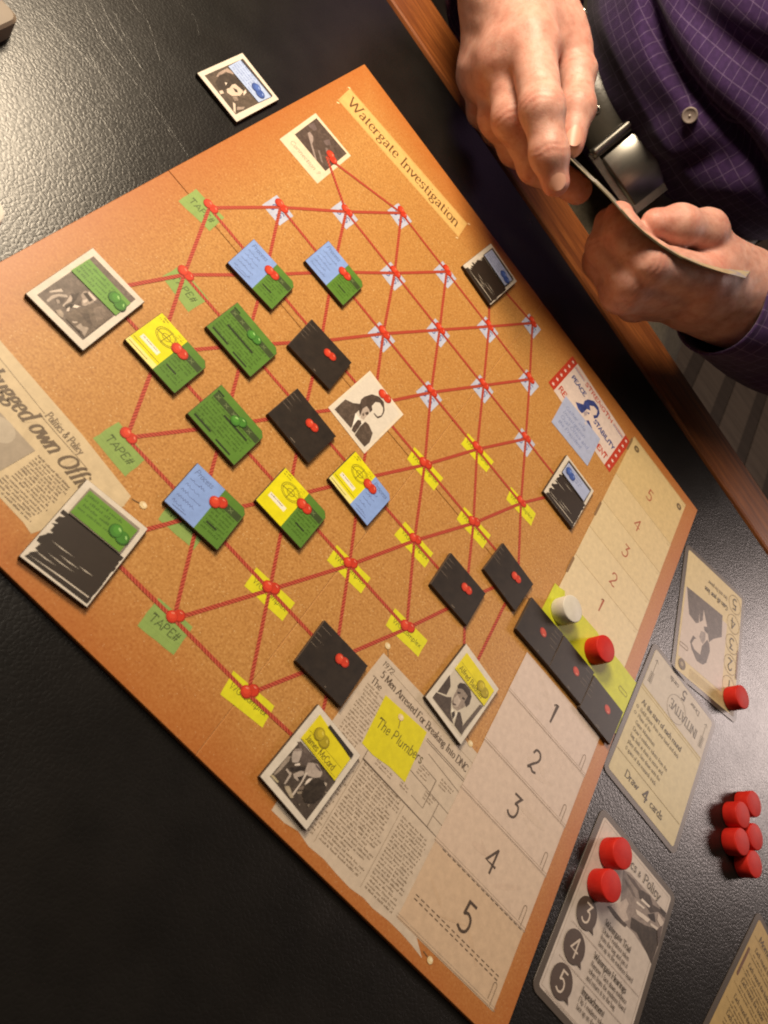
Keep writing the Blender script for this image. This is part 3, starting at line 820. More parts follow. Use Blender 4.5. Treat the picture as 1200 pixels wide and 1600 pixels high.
def note(name, cx, cy, w_, h_, rot, col, writing=None, size=3.0, torn=0.3, ink_col='3a3a30', dy=0):
    r = random.Random(int(cx * 7 + cy))
    p = Pr(0)
    P = []
    for (a, b) in rect_pts(w_, h_):
        P.append((a + r.uniform(-torn, torn), b + r.uniform(-torn, torn)))
    edge = []
    for i in range(4):
        q0, q1 = P[i], P[(i + 1) % 4]
        for s in range(4):
            t = s / 4
            jt = r.uniform(-torn, torn) * 0.4 if s else 0
            edge.append((q0[0] + (q1[0] - q0[0]) * t + jt, q0[1] + (q1[1] - q0[1]) * t + jt))
    p.poly(edge, col)
    o = p.build(name, board)
    o.location = (cx * MM, cy * MM, ZN * MM)
    o.rotation_euler = (0, 0, math.radians(rot))
    if writing:
        t = Pr(0.02)
        t.text(writing, -text_width(writing, size) / 2 - 0.3, -size * 0.45 + dy, size, ink_col, weight=0.11, serif=False, shear=0.1, jitter=0.5)
        t.build('handwriting', o)
    return o


for cx, cy, rot in ((20.3, 167.6, 6), (41.9, 131.6, -3), (73.7, 59.5, -4), (128.1, 24.6, 5), (107.5, 58.0, 8)):
    o = note('green_note', cx, cy, 16.5, 12.2, rot, '8aa558', 'TAPE#', 3.2, 0.5, '4c5a30', -0.6)
    p = Pr(0.006)
    for k in range(7):
        p.line([(-8, -5 + k * 1.6), (8, -5 + k * 1.6)], 0.12, '7d9a50')
    p.build('ruling', o)
for r_, x in ((0, .501), (1, .446), (2, .504), (2, .616), (3, .556), (4, .503), (4, .615), (5, .554), (5, .664)):
    q = node(r_, x)
    note('yellow_note', q[0] + 1.2, q[1] - 1.5, 20.2, 9.3, random.uniform(1, 6), 'd8d422', 'WG Complex', 2.4, 0.4, '66611e', 0.2)
for r_, xs in ((5, [.111, .333, .443]), (6, [.168, .281, .390, .501, .612]), (7, [.220, .335, .447, .559]), (8, [.503])):
    for x in xs:
        q = node(r_, x)
        o = note('pale_note', q[0] + 0.6, q[1] - 2.6, 11.8, 11.8, random.uniform(-5, 3), 'b9c0d6', 'S S', 4.2, 0.2, '38488c', -1.2)

# printed push pins
def pin_mesh(kind):
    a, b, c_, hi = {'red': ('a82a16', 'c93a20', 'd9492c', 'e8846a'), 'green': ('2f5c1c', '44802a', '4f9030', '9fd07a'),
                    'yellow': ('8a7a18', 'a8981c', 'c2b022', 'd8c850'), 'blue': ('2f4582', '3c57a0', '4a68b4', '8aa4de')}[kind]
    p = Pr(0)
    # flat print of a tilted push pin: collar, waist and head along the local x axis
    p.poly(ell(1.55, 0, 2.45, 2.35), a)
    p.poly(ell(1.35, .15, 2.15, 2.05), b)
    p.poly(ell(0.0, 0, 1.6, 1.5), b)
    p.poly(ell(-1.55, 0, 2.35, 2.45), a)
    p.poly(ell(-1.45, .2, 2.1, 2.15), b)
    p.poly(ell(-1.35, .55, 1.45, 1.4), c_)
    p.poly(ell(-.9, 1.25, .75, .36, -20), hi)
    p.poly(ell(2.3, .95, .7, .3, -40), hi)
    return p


_pins = {}


def pin(kind, parent, x, y, z, rot=0, sc=1.0):
    if kind not in _pins:
        o = pin_mesh(kind).build('printed_pin', parent)
        _pins[kind] = o.data
    else:
        o = link(bpy.data.objects.new('printed_pin', _pins[kind]), parent)
    o.location = (x * MM, y * MM, z * MM)
    o.rotation_euler = (0, 0, math.radians(rot))
    o.scale = (sc, sc, 1)
    return o


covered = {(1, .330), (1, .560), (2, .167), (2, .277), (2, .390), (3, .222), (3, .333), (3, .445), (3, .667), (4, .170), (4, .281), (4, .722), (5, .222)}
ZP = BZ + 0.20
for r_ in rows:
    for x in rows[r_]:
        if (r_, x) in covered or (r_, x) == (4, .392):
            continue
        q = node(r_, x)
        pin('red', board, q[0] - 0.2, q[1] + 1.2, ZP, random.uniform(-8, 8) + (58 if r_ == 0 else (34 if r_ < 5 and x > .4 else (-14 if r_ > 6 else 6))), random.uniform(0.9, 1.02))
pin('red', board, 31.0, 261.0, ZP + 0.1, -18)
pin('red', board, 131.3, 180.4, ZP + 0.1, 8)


def bprint(name, cx, cy, rot, fn, z):
    p = Pr(0)
    fn(p)
    o = p.build(name, board)
    o.location = (cx * MM, cy * MM, z * MM)
    o.rotation_euler = (0, 0, math.radians(rot))
    return o


def bsub(name, o, fn, z=0.02):
    p = Pr(z)
    fn(p)
    return p.build(name, o)


# title strip
o = bprint('title_strip', 54.8, 309.2, 7.3, lambda p: p.poly(rect_pts(94, 15.3), 'd8b06c'), BZ + .03)
bsub('strip_edge', o, lambda p: p.line(rect_pts(92.6, 14.0), 0.25, 'c39d5c', True))
bsub('title_lettering', o, lambda p: p.fit('Watergate Investigation', -43.0, -3.4, 8.2, 86, '6b4a28', weight=0.11))
for a, b in ((-47.5, 7.5), (-46, -9.3), (48, 8.6), (46.6, -9.2)):
    bsub('staple', o, lambda p: p.poly(ell(a, b, 1.0, 0.45, 40), 'ecd3a0'))
# instant photo at the top corner
o = bprint('instant_photo', 23.4, 256.2, 3.3, lambda p: p.poly(rect_pts(26.2, 35.5), 'dccfb4'), BZ + .03)
bsub('photo_image', o, lambda p: p.art(ART['connimg']))
bsub('handwriting', o, lambda p: p.text('Connection ?', -9.5, -13.2, 2.8, '8a7c6a', weight=.09, serif=False, shear=.2))
# man's portrait in the middle
o = bprint('portrait_photo', 129.9, 165.4, -3.3, lambda p: p.poly(rect_pts(25.6, 35.3), 'e2d6c2'), BZ + .17)
bsub('photo_image', o, lambda p: p.art(ART['nixon']))
# campaign poster and blue note
o = bprint('campaign_poster', 229.6, 306.3, -5.6, lambda p: p.poly(rect_pts(64, 36.5), 'd8c6bd'), BZ + .03)


for sx in (-1, 1):
    sb = bsub('star_bar', o, lambda p: p.poly(rect_pts(5.6, 36.5, sx * 29.2, 0), 'b93a24'))
    for k in range(6):
        bsub('star', o, lambda p: p.poly([(sx * 29.2 + (1.5 if i % 2 == 0 else .62) * math.sin(i * math.pi / 5), -15 + k * 6 + (1.5 if i % 2 == 0 else .62) * math.cos(i * math.pi / 5)) for i in range(10)], 'e6d2c6'), .05)


def ptext(p):
    p.fit('STRENGTH', -14.5, 12.4, 3.3, 29, 'b9432c', weight=.2, serif=False)
    for a, b in ((-26, -16), (16, 26)):
        p.line([(a, 14.8), (b, 14.8)], .5, 'b9432c')
        p.line([(a, 13.6), (b, 13.6)], .5, '4a5490')
    p.fit('PEACE', -23.5, 4.4, 3.5, 14, '37437d', weight=.22, serif=False)
    p.fit('STABILITY', 4.6, -2.6, 3.5, 21, '37437d', weight=.22, serif=False)
    p.text('RE', -25, -13.6, 4.2, 'b9432c', weight=.2, serif=False)
    p.fit('DENT', 12.6, -14.6, 4.2, 12.5, 'b9432c', weight=.2, serif=False)


bsub('poster_lettering', o, ptext)
bsub('poster_face', o, lambda p: p.art(ART['posterface'], 0))
o = bprint('blue_note', 227.1, 284.2, 2.2, lambda p: p.poly(rect_pts(33.8, 26.3), 'a9b2d0'), BZ + .16)


def bnote(p):
    for k, s in enumerate(('Gather info', 'Investigation', 'Oval Office and', 'the President')):
        p.text(s, -13.5, 5.5 - 4.6 * k, 3.0, '7580ac', weight=.10, serif=False, shear=.25, jitter=.3)


bsub('handwriting', o, bnote)
bsub('map_pin', o, lambda p: p.poly(ell(3.2, 11.5, 1.2, 1.0), 'c9c2cc'))

# newspaper by the left edge
cx, cy = 52.0, 34.0
PAPER = 'cdb995'


def news1(p):
    p.poly([(-50, 22.5), (-30, 20.5), (10, 18.3), (36.2, 15.5), (37.0, 10.5), (34, 2), (28.5, -8), (24, -19.6), (20, -18.7), (9.5, -18.3), (2, -19.4), (-20, -18), (-50, -18.5)], PAPER)
    for q in range(5):
        p.poly(ell(random.uniform(-20, 30), random.uniform(-5, 16), random.uniform(2, 6), random.uniform(.8, 2), random.uniform(0, 180)), 'c6b28f')


o = bprint('newspaper_clipping', cx, cy, 0, news1, BZ + .03)


def news1_text(p):
    p.fit('bugged own Office', -24.6, 7.6, 6.4, 52, '6b5b48', rot=-5.0, weight=.17, shear=.3)
    p.fit('Politics & Policy', -2.4, 13.0, 2.9, 17, '7d6c58', rot=-3, weight=.13)
    p.line([(-3, 12.0), (20, 10.7)], .2, '8a7964')
    p.line([(-30, 16.2), (-3, 13.6)], .2, 'a8977c')
    p.poly([(-45, 3.4), (4.6, 1.6), (3.0, -12.2), (-45, -10.0)], 'a39582')
    p.poly(ell(-7, -2.0, 5, 4.2), 'b7aa96')
    p.poly(ell(-12, -7.5, 7, 3.4), '9b8d7b')
    p.lines(6.4, 21.5, -11, .8, 1.25, '8a7964', seed=3)
    p.lines(5.0, 21.5, -17.6, -12, 1.25, '8a7964', seed=4)
    p.lines(-20, 3.4, -17.6, -13.5, 1.25, '8a7964', seed=14)


bsub('newsprint', o, news1_text, .1)
# ball-headed map pin print
def ballpin(parent, x, y, ang, z):
    p = Pr(0)
    p.line([(0, 0), (math.cos(ang) * 4.5, math.sin(ang) * 4.5)], .3, '6f5a40')
    p.poly(ell(0, 0, 1.5, 1.3), 'dcc596')
    p.poly(ell(.3, .4, .8, .6), 'efe0bd')
    o = p.build('printed_ball_pin', parent)
    o.location = (x * MM, y * MM, z * MM)


ballpin(board, 93.2, 50.5, math.radians(200), BZ + .2)

# front page clipping at the bottom corner
cx, cy = 240.0, 45.0


def news2(p):
    r = random.Random(5)
    P = [(-38.2, 38.2), (-10, 38.6), (20, 38.9), (26, 38.6), (26, -30)]
    bot = [(24 + 18, -41.0)]
    for k in range(1, 13):
        t = k / 12
        bot.append((42 - 84 * t + r.uniform(-1, 1), -40.6 + r.uniform(-.9, .9) + 0.8 * t))
    P += bot + [(-41.5, -20), (-40.5, 6), (-39.6, 22)]
    p.poly(P, 'c9b8a4')


o = bprint('front_page_clipping', cx, cy, 0, news2, BZ + .03)


def news2_text(p):
    dk = '5c4d3e'
    p.fit('5 Men Arrested For Breaking Into DNC', -34, 29.4, 3.3, 57, dk, rot=-1.5, weight=.17)
    p.text('The', -36.5, 24.4, 3.0, dk, weight=.15)
    p.text('1972', -36, 33.8, 2.6, '6e5e4c', weight=.12, serif=False, shear=.15)
    p.line([(-30, 34.6), (24, 33.6)], .18, '8f7d66')
    for yy in (25.5, 24.6):
        p.line([(-1, yy), (24, yy - .4)], .3, dk)
    p.lines(-37, -26, -2, 22.5, 1.55, '86745f', seed=8)
    p.lines(-37, -22, -38, -4, 1.55, '86745f', seed=9)
    p.lines(-20, 3, -36.5, -3, 1.5, '7d6b56', seed=10)
    p.lines(6, 22, -38, -7, 1.5, '7d6b56', seed=11)
    p.line([(-21, -38), (-21.3, 1)], .2, '8f7d66')
    p.line([(4.4, -38), (4.3, -3)], .2, '8f7d66')
    # floor plan box
    p.line([(-21.5, 4), (-21.5, -1.6), (24, -2.4)], .35, dk)
    p.line([(-4, 10), (24, 8.5)], .3, '6e5e4c')
    p.line([(3, 21), (24, 19)], .3, '6e5e4c')
    p.line([(3, 15.5), (12, 15), (12.3, 2), (5, 2.4)], .3, '6e5e4c')
    p.line([(18, 8.8), (18, -2.2)], .3, '6e5e4c')
    p.line([(18, 3), (24, 2.8)], .3, '6e5e4c')
    for (a, b, c2, d) in ((-14, -3, 4, 8), (-16, -6, 0, 2), (2, 8, 11, 14), (14, 22, 14, 17), (10, 16, 4, 8), (-2, 3, 1, 3)):
        p.lines(a, b, c2, d, 1.4, '86745f', seed=int(a * 9 + b))


bsub('newsprint', o, news2_text, .03)
ballpin(board, 201.5, 87.0, math.radians(-50), BZ + .2)
ballpin(board, 258.5, 84.5, math.radians(150), BZ + .2)
ballpin(board, 285.5, 5.6, math.radians(170), BZ + .2)
# yellow sticky note
o = bprint('sticky_note', 226.1, 59.9, 6.0, lambda p: p.poly([(-12.6, -11), (-6, -11.9), (3, -11.2), (12.3, -12.0), (12.5, 11.3), (-12.4, 11.6)], 'd6cc12'), BZ + .12)
bsub('handwriting', o, lambda p: p.text('The Plumbers', -10.6, -1.6, 4.2, '544a18', weight=.085, serif=False, jitter=.35, shear=.12, squeeze=.84))
ballpin(board, 223.5, 68.2, math.radians(-70), BZ + .25)

# numbered folder sheets, lower track
ZF = BZ + .06
CRS = [(143.5, 119.3), (122.5, 91.0), (94.0, 66.2), (69.0, 41.0), (44.0, 8.3)]
for k in range(4, -1, -1):
    top, bot = CRS[k]
    h_ = top - bot
    cyk = (top + bot) / 2

    def sheet(p, h_=h_, k=k):
        p.poly(rect_pts(59.6 - .4 * k, h_), ['d2bfb4', 'd1bdaf', 'd0bbaa', 'cfb8a3', 'cbb093'][k])
        for q in range(3):
            p.poly(ell(random.uniform(-18, 18), random.uniform(-h_ / 4, h_ / 4), random.uniform(3, 9), random.uniform(.5, 1.6), random.uniform(-40, 40)), ['cfbcb0', 'cebaab', 'cdb8a6', 'ccb49f', 'c8ac8e'][k])
    o = bprint('track_sheet', 293.3, cyk, 0, sheet, ZF)
    ZF += .05
    dy = {0: 131, 1: 104, 2: 79.5, 3: 53.5, 4: 27.5}[k] - cyk
    bsub('track_number', o, lambda p: p.text(str(k + 1), -3.6, dy - 5.2, 10.4 if k < 4 else 11.5, '4a3a2c', weight=.10, serif=False), .1)

    def trim(p, h_=h_, k=k):
        p.line([(-29.6, -h_ / 2 + .5), (29.6, -h_ / 2 + .5)], .35, 'a08a74')
        p.line([(-29.6, -h_ / 2 + 1.6), (29.6, -h_ / 2 + 1.6)], .2, 'b5a08a')
    bsub('sheet_ruling', o, trim, .06)
    if k == 4:
        for yy, a, b in ((14.8, -24, 27), (-6.2, -26, 26), (-7.8, -26, 26)):
            bsub('dashed_line', o, lambda p: [p.line([(a + 3.1 * i, yy), (a + 3.1 * i + 1.7, yy)], .4, '4f4030') for i in range(int((b - a) / 3.1) + 1)], .06)
    bsub('paper_clip', o, lambda p: p.line([(26.3, -h_ / 2 + 1), (26.3, -h_ / 2 + 8), (25.9, -h_ / 2 + 9), (25.2, -h_ / 2 + 9.2), (24.5, -h_ / 2 + 8.8), (24.3, -h_ / 2 + 8), (24.3, -h_ / 2 + 2.4)], .32, '7a6652'), .07)

# yellow middle strip of the track
o = bprint('track_strip', 296.5, 171.5, -.5, lambda p: p.poly([(-36.2, -24.5), (27.5, -24), (35.5, -18), (36.4, 17), (20, 17.6), (6, 16.6), (0, 18.4), (-20, 17.4), (-28, 17), (-29, 19), (-33, 17.5), (-36.5, 17)], 'c6ca2e'), BZ + .30)


bsub('paper_clip', o, lambda p: p.line(round_rect(2.4, 7, 1.1, -24.5, 13), .35, '8a8440', True), .08)
bsub('paper_clip', o, lambda p: p.line(round_rect(7, 2.4, 1.1, 30, 5), .35, '8a8440', True), .08)
# manila sheets, upper track
ZF = BZ + .06
UPS = [(187, 216), (212, 240), (236, 264), (260, 290), (284, 329)]
for k in range(4, -1, -1):
    b0, t0 = UPS[k]
    h_, cyk = t0 - b0, (t0 + b0) / 2
    o = bprint('track_sheet', 292.6, cyk, 0, lambda p: p.poly(rect_pts(58.6 - .3 * k, h_), ['dcc9a4', 'dac69f', 'd8c399', 'd6bf92', 'd2b884'][k]), ZF)
    ZF += .05
    dy = (205.5, 226.8, 251, 275, 303.5)[k] - cyk
    bsub('track_number', o, lambda p: p.text(str(k + 1), -2.6, dy - 4.2, 8.6, 'ab5f42', weight=.10, serif=False), .05)

    def trim2(p, h_=h_, k=k):
        p.line([(-29, h_ / 2 - .5), (29, h_ / 2 - .5)], .3, 'a98c58')
        p.line([(25.5, h_ / 2 - 3), (27.5, h_ / 2 - 3)], .3, 'a98c58')
    bsub('sheet_ruling', o, trim2, .03)
    if k in (0, 2, 4):
        bsub('folder_tab', o, lambda p: p.poly(round_rect(1.7, 12, .8, -29.2, h_ / 2 - 9), '8a6a44'), .03)
    if k == 4:
        for a, b in ((-23, 16), (24, 15)):
            bsub('punch_ring', o, lambda p: (p.poly(ell(a, b, 2.4, 2.4), '6d5a3e'), p.poly(ell(a, b, 1.0, 1.0), 'b39a6c')), .03)
# ------------------------------------------------------------------ cardboard tiles
TH = 2.0
M_CARD = ink('4a3b2e', .7)


def tile(name, label, cat, group, cx, cy, rot, w_, h_, outline=None, z=0.0):
    t = tag(empty(name, (cx * MM, cy * MM, z * MM), math.radians(rot)), label, cat, group)
    V, F = slab(outline or rect_pts(w_, h_), 0.25, TH, 0.14)
    mesh_obj('tile_body', V, F, M_CARD, t)
    return t


def part(name, t, fn, z=TH + .02):
    p = Pr(z)
    fn(p)
    return p.build(name, t)


DOC = [(-12.9, -10.6), (12.9, -10.6), (12.9, 8.6), (10.9, 10.6), (-12.9, 10.6)]
DOCT = [(-13.1, -10.8), (13.1, -10.8), (13.1, 8.7), (11.0, 10.8), (-13.1, 10.8)]
GREEN, BLUE, YEL, BLK = '57802c', '86a4e0', 'e2da10', '30271f'


def green_half(p, u0, seed):
    P = [(max(a, u0), b) for a, b in DOC]
    p.poly(P, GREEN)
    p.poly(rect_pts(12.9 - u0 - .6 if u0 > -5 else 24.6, 3.1, (12.9 + u0) / 2 if u0 > -5 else 0.4, 5.4), '3b4a26')
    k = u0 + 2.2 if u0 > -5 else -10
    while k < 11.5:
        p.line([(k - .8, 4.8), (k + .8, 6.2)], .35, '6a7a4c')
        p.line([(k - .8, 6.2), (k + .8, 4.8)], .35, '6a7a4c')
        k += 4.4
    r = random.Random(seed)
    p.lines(u0 + 1.2, 11.8, -9.5, 2.6, 1.75, '42641c', seed=seed)
    if u0 < -5:
        p.poly(rect_pts(9, .9, -6.8, -8.4), '27331a')
        p.poly(rect_pts(13 if seed % 2 else 15, 1.0, 3 if seed % 2 else -1, 1.6 if seed % 2 else -1.5), '27331a')
        p.poly(rect_pts(8, .8, 5, -9.0), '27331a')
        p.poly(rect_pts(3.4, .8, -10.5, 7.6), '27331a')
    else:
        p.poly(rect_pts(5, .8, 6.2 + r.uniform(-1, 1), -5 + r.uniform(-1, 1)), '27331a')


def blue_half(p, u0, u1, seed):
    p.poly([(u0, -10.6), (u1, -10.6), (u1, 10.6), (u0, 10.6)] if u1 < 5 else [(u0, -10.6), (u1, -10.6), (u1, 8.6), (u1 - 2, 10.6), (u0, 10.6)], BLUE)
    r = random.Random(seed)
    p.text('Process', u0 + 1.4, 6.6, 2.4, '5a6a98', weight=.1, serif=False, shear=.2, squeeze=.9)
    for k in range(5):
        y = 3.4 - k * 2.9
        P = [(u0 + 1.6 + q * .55, y + r.uniform(0, 1.2) * (1 if q % 2 else .1)) for q in range(int((u1 - u0 - 3.5) / .55 * r.uniform(.65, 1)))]
        p.line(P, .22, '5f70a2')
    if seed % 2:
        p.line([(u0 + 3, -9.4), (u0 + 9, -9.0)], .3, '5a6a98')


def yellow_half(p, u0, u1, seed):
    p.poly([(u0, -10.6), (u1, -10.6), (u1, 10.6), (u0, 10.6)], YEL)
    if seed % 2:
        p.poly([(u0, -10.6), (u1, -10.6), (u1, -8.0), (u0, -8.0)], 'efe58a')
        p.line([(u0 + .6, -6.6), (u1 - .4, -6.6)], .25, '6d6412')
        p.line([(u0 + .6, -9.4), (u1 - 4, -9.4)], .3, '6d6412')
    for rr in (3.6, 3.0, 1.4):
        p.line(ell((u0 + u1) / 2 + 1.2, 4.2, rr * 1.35, rr, 0, 24), .3, '8a7e16', True)
    p.line([((u0 + u1) / 2 - 3.4, 3.6), ((u0 + u1) / 2 + 5.4, 4.6)], .45, '8a7e16')
    p.line([((u0 + u1) / 2 + 1, .8), ((u0 + u1) / 2 + 1.4, 7.6)], .35, '8a7e16')
    p.lines(u0 + 1, u0 + 5, 8, 9.4, 1.3, '8a7e16', seed=seed)
    p.poly(rect_pts(9.0, 2.2, (u0 + u1) / 2 - .4, -3.8), 'efe9d4')
    p.lines((u0 + u1) / 2 - 4.3, (u0 + u1) / 2 + 3.4, -4.6, -3.6, 1.0, '5a5340', seed=seed + 3)
    p.lines(u1 - 4, u1 - .8, 3, 9, 1.2, 'b8a818', seed=seed + 5)


G_EV = 'evidence tiles pinned along the strings'
EV = [
 ('bg', 55.7, 168.7, 4.6, 'blue and green evidence tile nearest the top left corner of the string net', 1),
 ('bg', 74.9, 206.2, 1.5, 'smaller looking blue and green evidence tile just above the topmost black tile', 2),
 ('yg', 57.7, 102.2, .4, 'yellow and green evidence tile beside the photo tile of men in dark suits', 1),
 ('g', 71.6, 135.8, 0, 'all green evidence tile touching the string left of the topmost black tile', 2),
 ('g', 92.4, 100.4, -.4, 'all green evidence tile below the other green one, left of a black tile', 3),
 ('bg', 109.1, 68.3, 4.4, 'blue and green evidence tile lying over a green note, right of the blacked-out photo tile', 3),
 ('yg', 133.4, 97.0, .6, 'plain yellow and green evidence tile between two blue ones', 2),
 ('yb', 150.0, 130.9, -3, 'yellow and blue evidence tile just below the printed portrait', 1),
]
for kind, cx, cy, rot, label, sd in EV:
    t = tile('evidence_tile', label, 'game tile', G_EV, cx, cy, rot, 26.2, 21.6, DOCT)
    if kind == 'g':
        part('printed_face', t, lambda p: green_half(p, -12.9, sd))
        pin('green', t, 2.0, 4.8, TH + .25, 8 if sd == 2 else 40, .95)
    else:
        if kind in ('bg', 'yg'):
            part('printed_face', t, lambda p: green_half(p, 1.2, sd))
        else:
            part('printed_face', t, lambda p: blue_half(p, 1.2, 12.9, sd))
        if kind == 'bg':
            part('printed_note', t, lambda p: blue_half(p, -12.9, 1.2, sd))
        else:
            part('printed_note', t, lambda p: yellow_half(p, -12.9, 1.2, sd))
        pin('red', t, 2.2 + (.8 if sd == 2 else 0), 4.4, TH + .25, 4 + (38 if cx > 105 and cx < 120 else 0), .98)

BK = [
 (97.2, 164.4, 4, 'black face-down tile left of the printed portrait, nearest the board top', 3.2, 3.6),
 (113.4, 129.4, -2.6, 'black face-down tile below the portrait, beside the green tile', 2.6, 3.6),
 (185.4, 61.4, .5, 'black face-down tile overlapping the torn front page clipping', 2.4, 3.6),
 (214.8, 135.5, -.3, 'black face-down tile by itself between the yellow notes and the photo of a young man', 3.2, 3.4),
 (234.3, 165.0, -5, 'black face-down tile on the net, touching the row of black tiles', 3.2, 3.4),
 (263.6, 156.7, .4, 'black tile at the left end of the row on the yellow strip', 1.6, 1.0),
 (289.9, 156.5, -1.0, 'middle black tile of the row on the yellow strip', 2.4, 1.2),
 (316.1, 154.3, -2.5, 'black tile at the board edge ending the row on the yellow strip', 3.0, 3.0),
]
n = N('black_tile_print')
c = n.coord()
M_BLACKT = n.set(n.ramp(n.noise(c, 300, 3), [(0.3, '231c16'), (0.7, '30271f')]), .45, .4)
for i, (cx, cy, rot, label, pu, pv) in enumerate(BK):
    t = tile('face_down_tile', label, 'game tile', 'black face-down tiles', cx, cy, rot, 26.0, 21.5, None, 0.0 if i < 5 else .55)
    r = random.Random(i)

    def face(p):
        p.poly(rect_pts(25.6, 21.1), M_BLACKT)
        ss = -1 if i in (5, 6) else 1
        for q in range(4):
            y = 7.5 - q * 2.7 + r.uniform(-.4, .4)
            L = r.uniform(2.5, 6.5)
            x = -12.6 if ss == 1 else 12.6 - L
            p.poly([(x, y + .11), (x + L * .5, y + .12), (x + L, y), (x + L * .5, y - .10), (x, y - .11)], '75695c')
        p.line([(2 + r.uniform(-2, 2), -9.6), (3, -9.5)], .25, '8a7d6e')
    part('printed_face', t, face)
    if i < 5:
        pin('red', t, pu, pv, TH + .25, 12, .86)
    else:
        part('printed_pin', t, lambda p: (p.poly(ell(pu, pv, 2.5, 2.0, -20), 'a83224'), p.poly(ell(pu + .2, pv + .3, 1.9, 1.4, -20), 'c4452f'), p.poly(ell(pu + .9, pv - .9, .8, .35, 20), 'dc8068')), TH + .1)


# photo tiles
def photo(label, cx, cy, rot, z=0.0):
    t = tile('photo_tile', label, 'photo tile', 'photo tiles of people', cx, cy, rot, 26.2, 35.5, None, z)
    part('printed_border', t, lambda p: p.poly(rect_pts(25.9, 35.2), 'd6cdbf'))
    return t


t = photo('photo tile of two men in dark suits with a green name label', 25.7, 91.6, 3)
part('photo_image', t, lambda p: p.art(ART['A'][:-1]), TH + .04)


def lab(P, col, inkc, lines, pin_kind, pu, pv, tt, name='', rot=0, dark=None):
    def f(p):
        p.poly(P, col)
        x0 = min(q[0] for q in P) + .8
        x1 = max(q[0] for q in P) - .8
        y0 = min(q[1] for q in P)
        y1 = max(q[1] for q in P)
        if name:
            p.fit(name, x0 + .8, y0 + 1.7, 2.7, (x1 - x0) * .84, inkc, weight=.13, serif=False)
            p.line([(x0, y0 + .9), (x1, y0 + .9)], .15, inkc)
            p.line([(x0, y0 + 5.3), (x1, y0 + 5.3)], .15, inkc)
        else:
            p.lines(x0, x1 - 5, y0 + 1, y1 - 2.2, 1.9, inkc, seed=int(pu * 10 + lines))
    part('name_label', tt, f, TH + .34)
    pin(pin_kind, tt, pu, pv, TH + .5, -10, 1.05)


lab([(-10.8, 3.0), (10.6, 3.2), (10.4, 12.2), (-10.5, 12.6)], '6b9a42', '4d7530', 1, 'green', 7.0, 8.2, t)

t = photo('photo tile of a man in a pale jacket, yellow label, at the bottom corner', 201.6, 26.0, -4.7)
part('photo_image', t, lambda p: p.art(ART['C'][:-2]), TH + .04)
lab(ART['C'][-2][1], 'dccf18', '6d6212', 2, 'yellow', -4.0, 9.6, t, 'James McCord')
part('photo_corner', t, lambda p: p.poly(ART['C'][-1][1], '2e2823'), TH + .5)

t = photo('photo tile of a dark-haired young man in a suit with a yellow label', 242.6, 98.4, -7.1)
part('photo_image', t, lambda p: p.art(ART['D'][:-1]), TH + .04)
lab(ART['D'][-1][1], 'dccf1c', '6d6212', 3, 'yellow', 6.2, 9.6, t, 'Alfred Baldwin')

t = photo('photo tile of a long-haired person lying off the board on the black table', -17.5, 239.0, .2, -2.2)
part('photo_image', t, lambda p: p.art(ART['G'][:-2]), TH + .04)
lab(ART['G'][-2][1], 'a9bbe0', '8798c6', 4, 'blue', 5.4, 8.6, t)
part('photo_corner', t, lambda p: p.poly(ART['G'][-1][1], '463e3a'), TH + .5)


def redacted(label, cx, cy, rot, kind, seed, lw):
    t = photo(label, cx, cy, rot)
    r = random.Random(seed)
    col, icol, pk = {'g': ('64912f', '4a6e26', 'green'), 'b': ('a5b0d2', '7f8bb4', 'blue')}[kind]

    def f(p):
        # scribbled-out area: bars of black marker with ragged ends
        y = 3.4
        while y > -16.5:
            bh = r.uniform(1.1, 2.4)
            a = -12.6 + r.uniform(0, 1.8) if lw == 'l' else -11.6 + r.uniform(0, 2.0)
            b = 12.8 - r.uniform(0, .7)
            p.poly([(a, y - bh), (b, y - bh - .1), (b + .1, y + .25), (a + r.uniform(-.5, 2.5), y + .25)], '332a23')
            y -= bh
        for q in range(5):
            yy = r.uniform(-14, 2)
            aa = r.uniform(-12, 3)
            LL = r.uniform(4, 12)
            p.poly([(aa, yy + .1), (aa + LL * .6, yy + .22), (aa + LL, yy + .3), (aa + LL * .5, yy - .12)], 'cfc5b6')
        p.poly([(-11.6, -15.6), (2, -15.2), (11.5, -15.0), (11.5, -14.6), (0, -14.8)], 'cfc5b6')
    part('marker_scribble', t, f, TH + .04)
    part('photo_strip', t, lambda p: p.poly([(-10.6, 3.8), (10.8, 3.6), (10.8, 15.6), (-10.6, 15.6)], '4a413a' if kind == 'b' else '8d8273'), TH + .56)
    lab([(-10.2, 4.2), (10.3, 3.9), (10.5, 13.6 if kind == 'b' else 14.4), (-10.0, 13.8 if kind == 'b' else 14.7)], col, icol, seed, pk, 6.5 if seed != 9 else -5.5, 8.8, t)
    for ch in t.children:
        if ch.name.startswith('name_label') or ch.name.startswith('printed_pin'):
            ch.location.z += .35 * MM
    return t


redacted('photo tile scribbled out in black with a green label, over the newspaper', 89.5, 25.1, 7.5, 'g', 4, 'l')
redacted('photo tile scribbled out in black with pale blue label, below the title strip', 129.2, 308.1, -4.4, 'b', 6, 'r')
redacted('photo tile scribbled out in black beside the campaign poster and manila sheets', 241.0, 242.3, -2, 'b', 9, 'r')

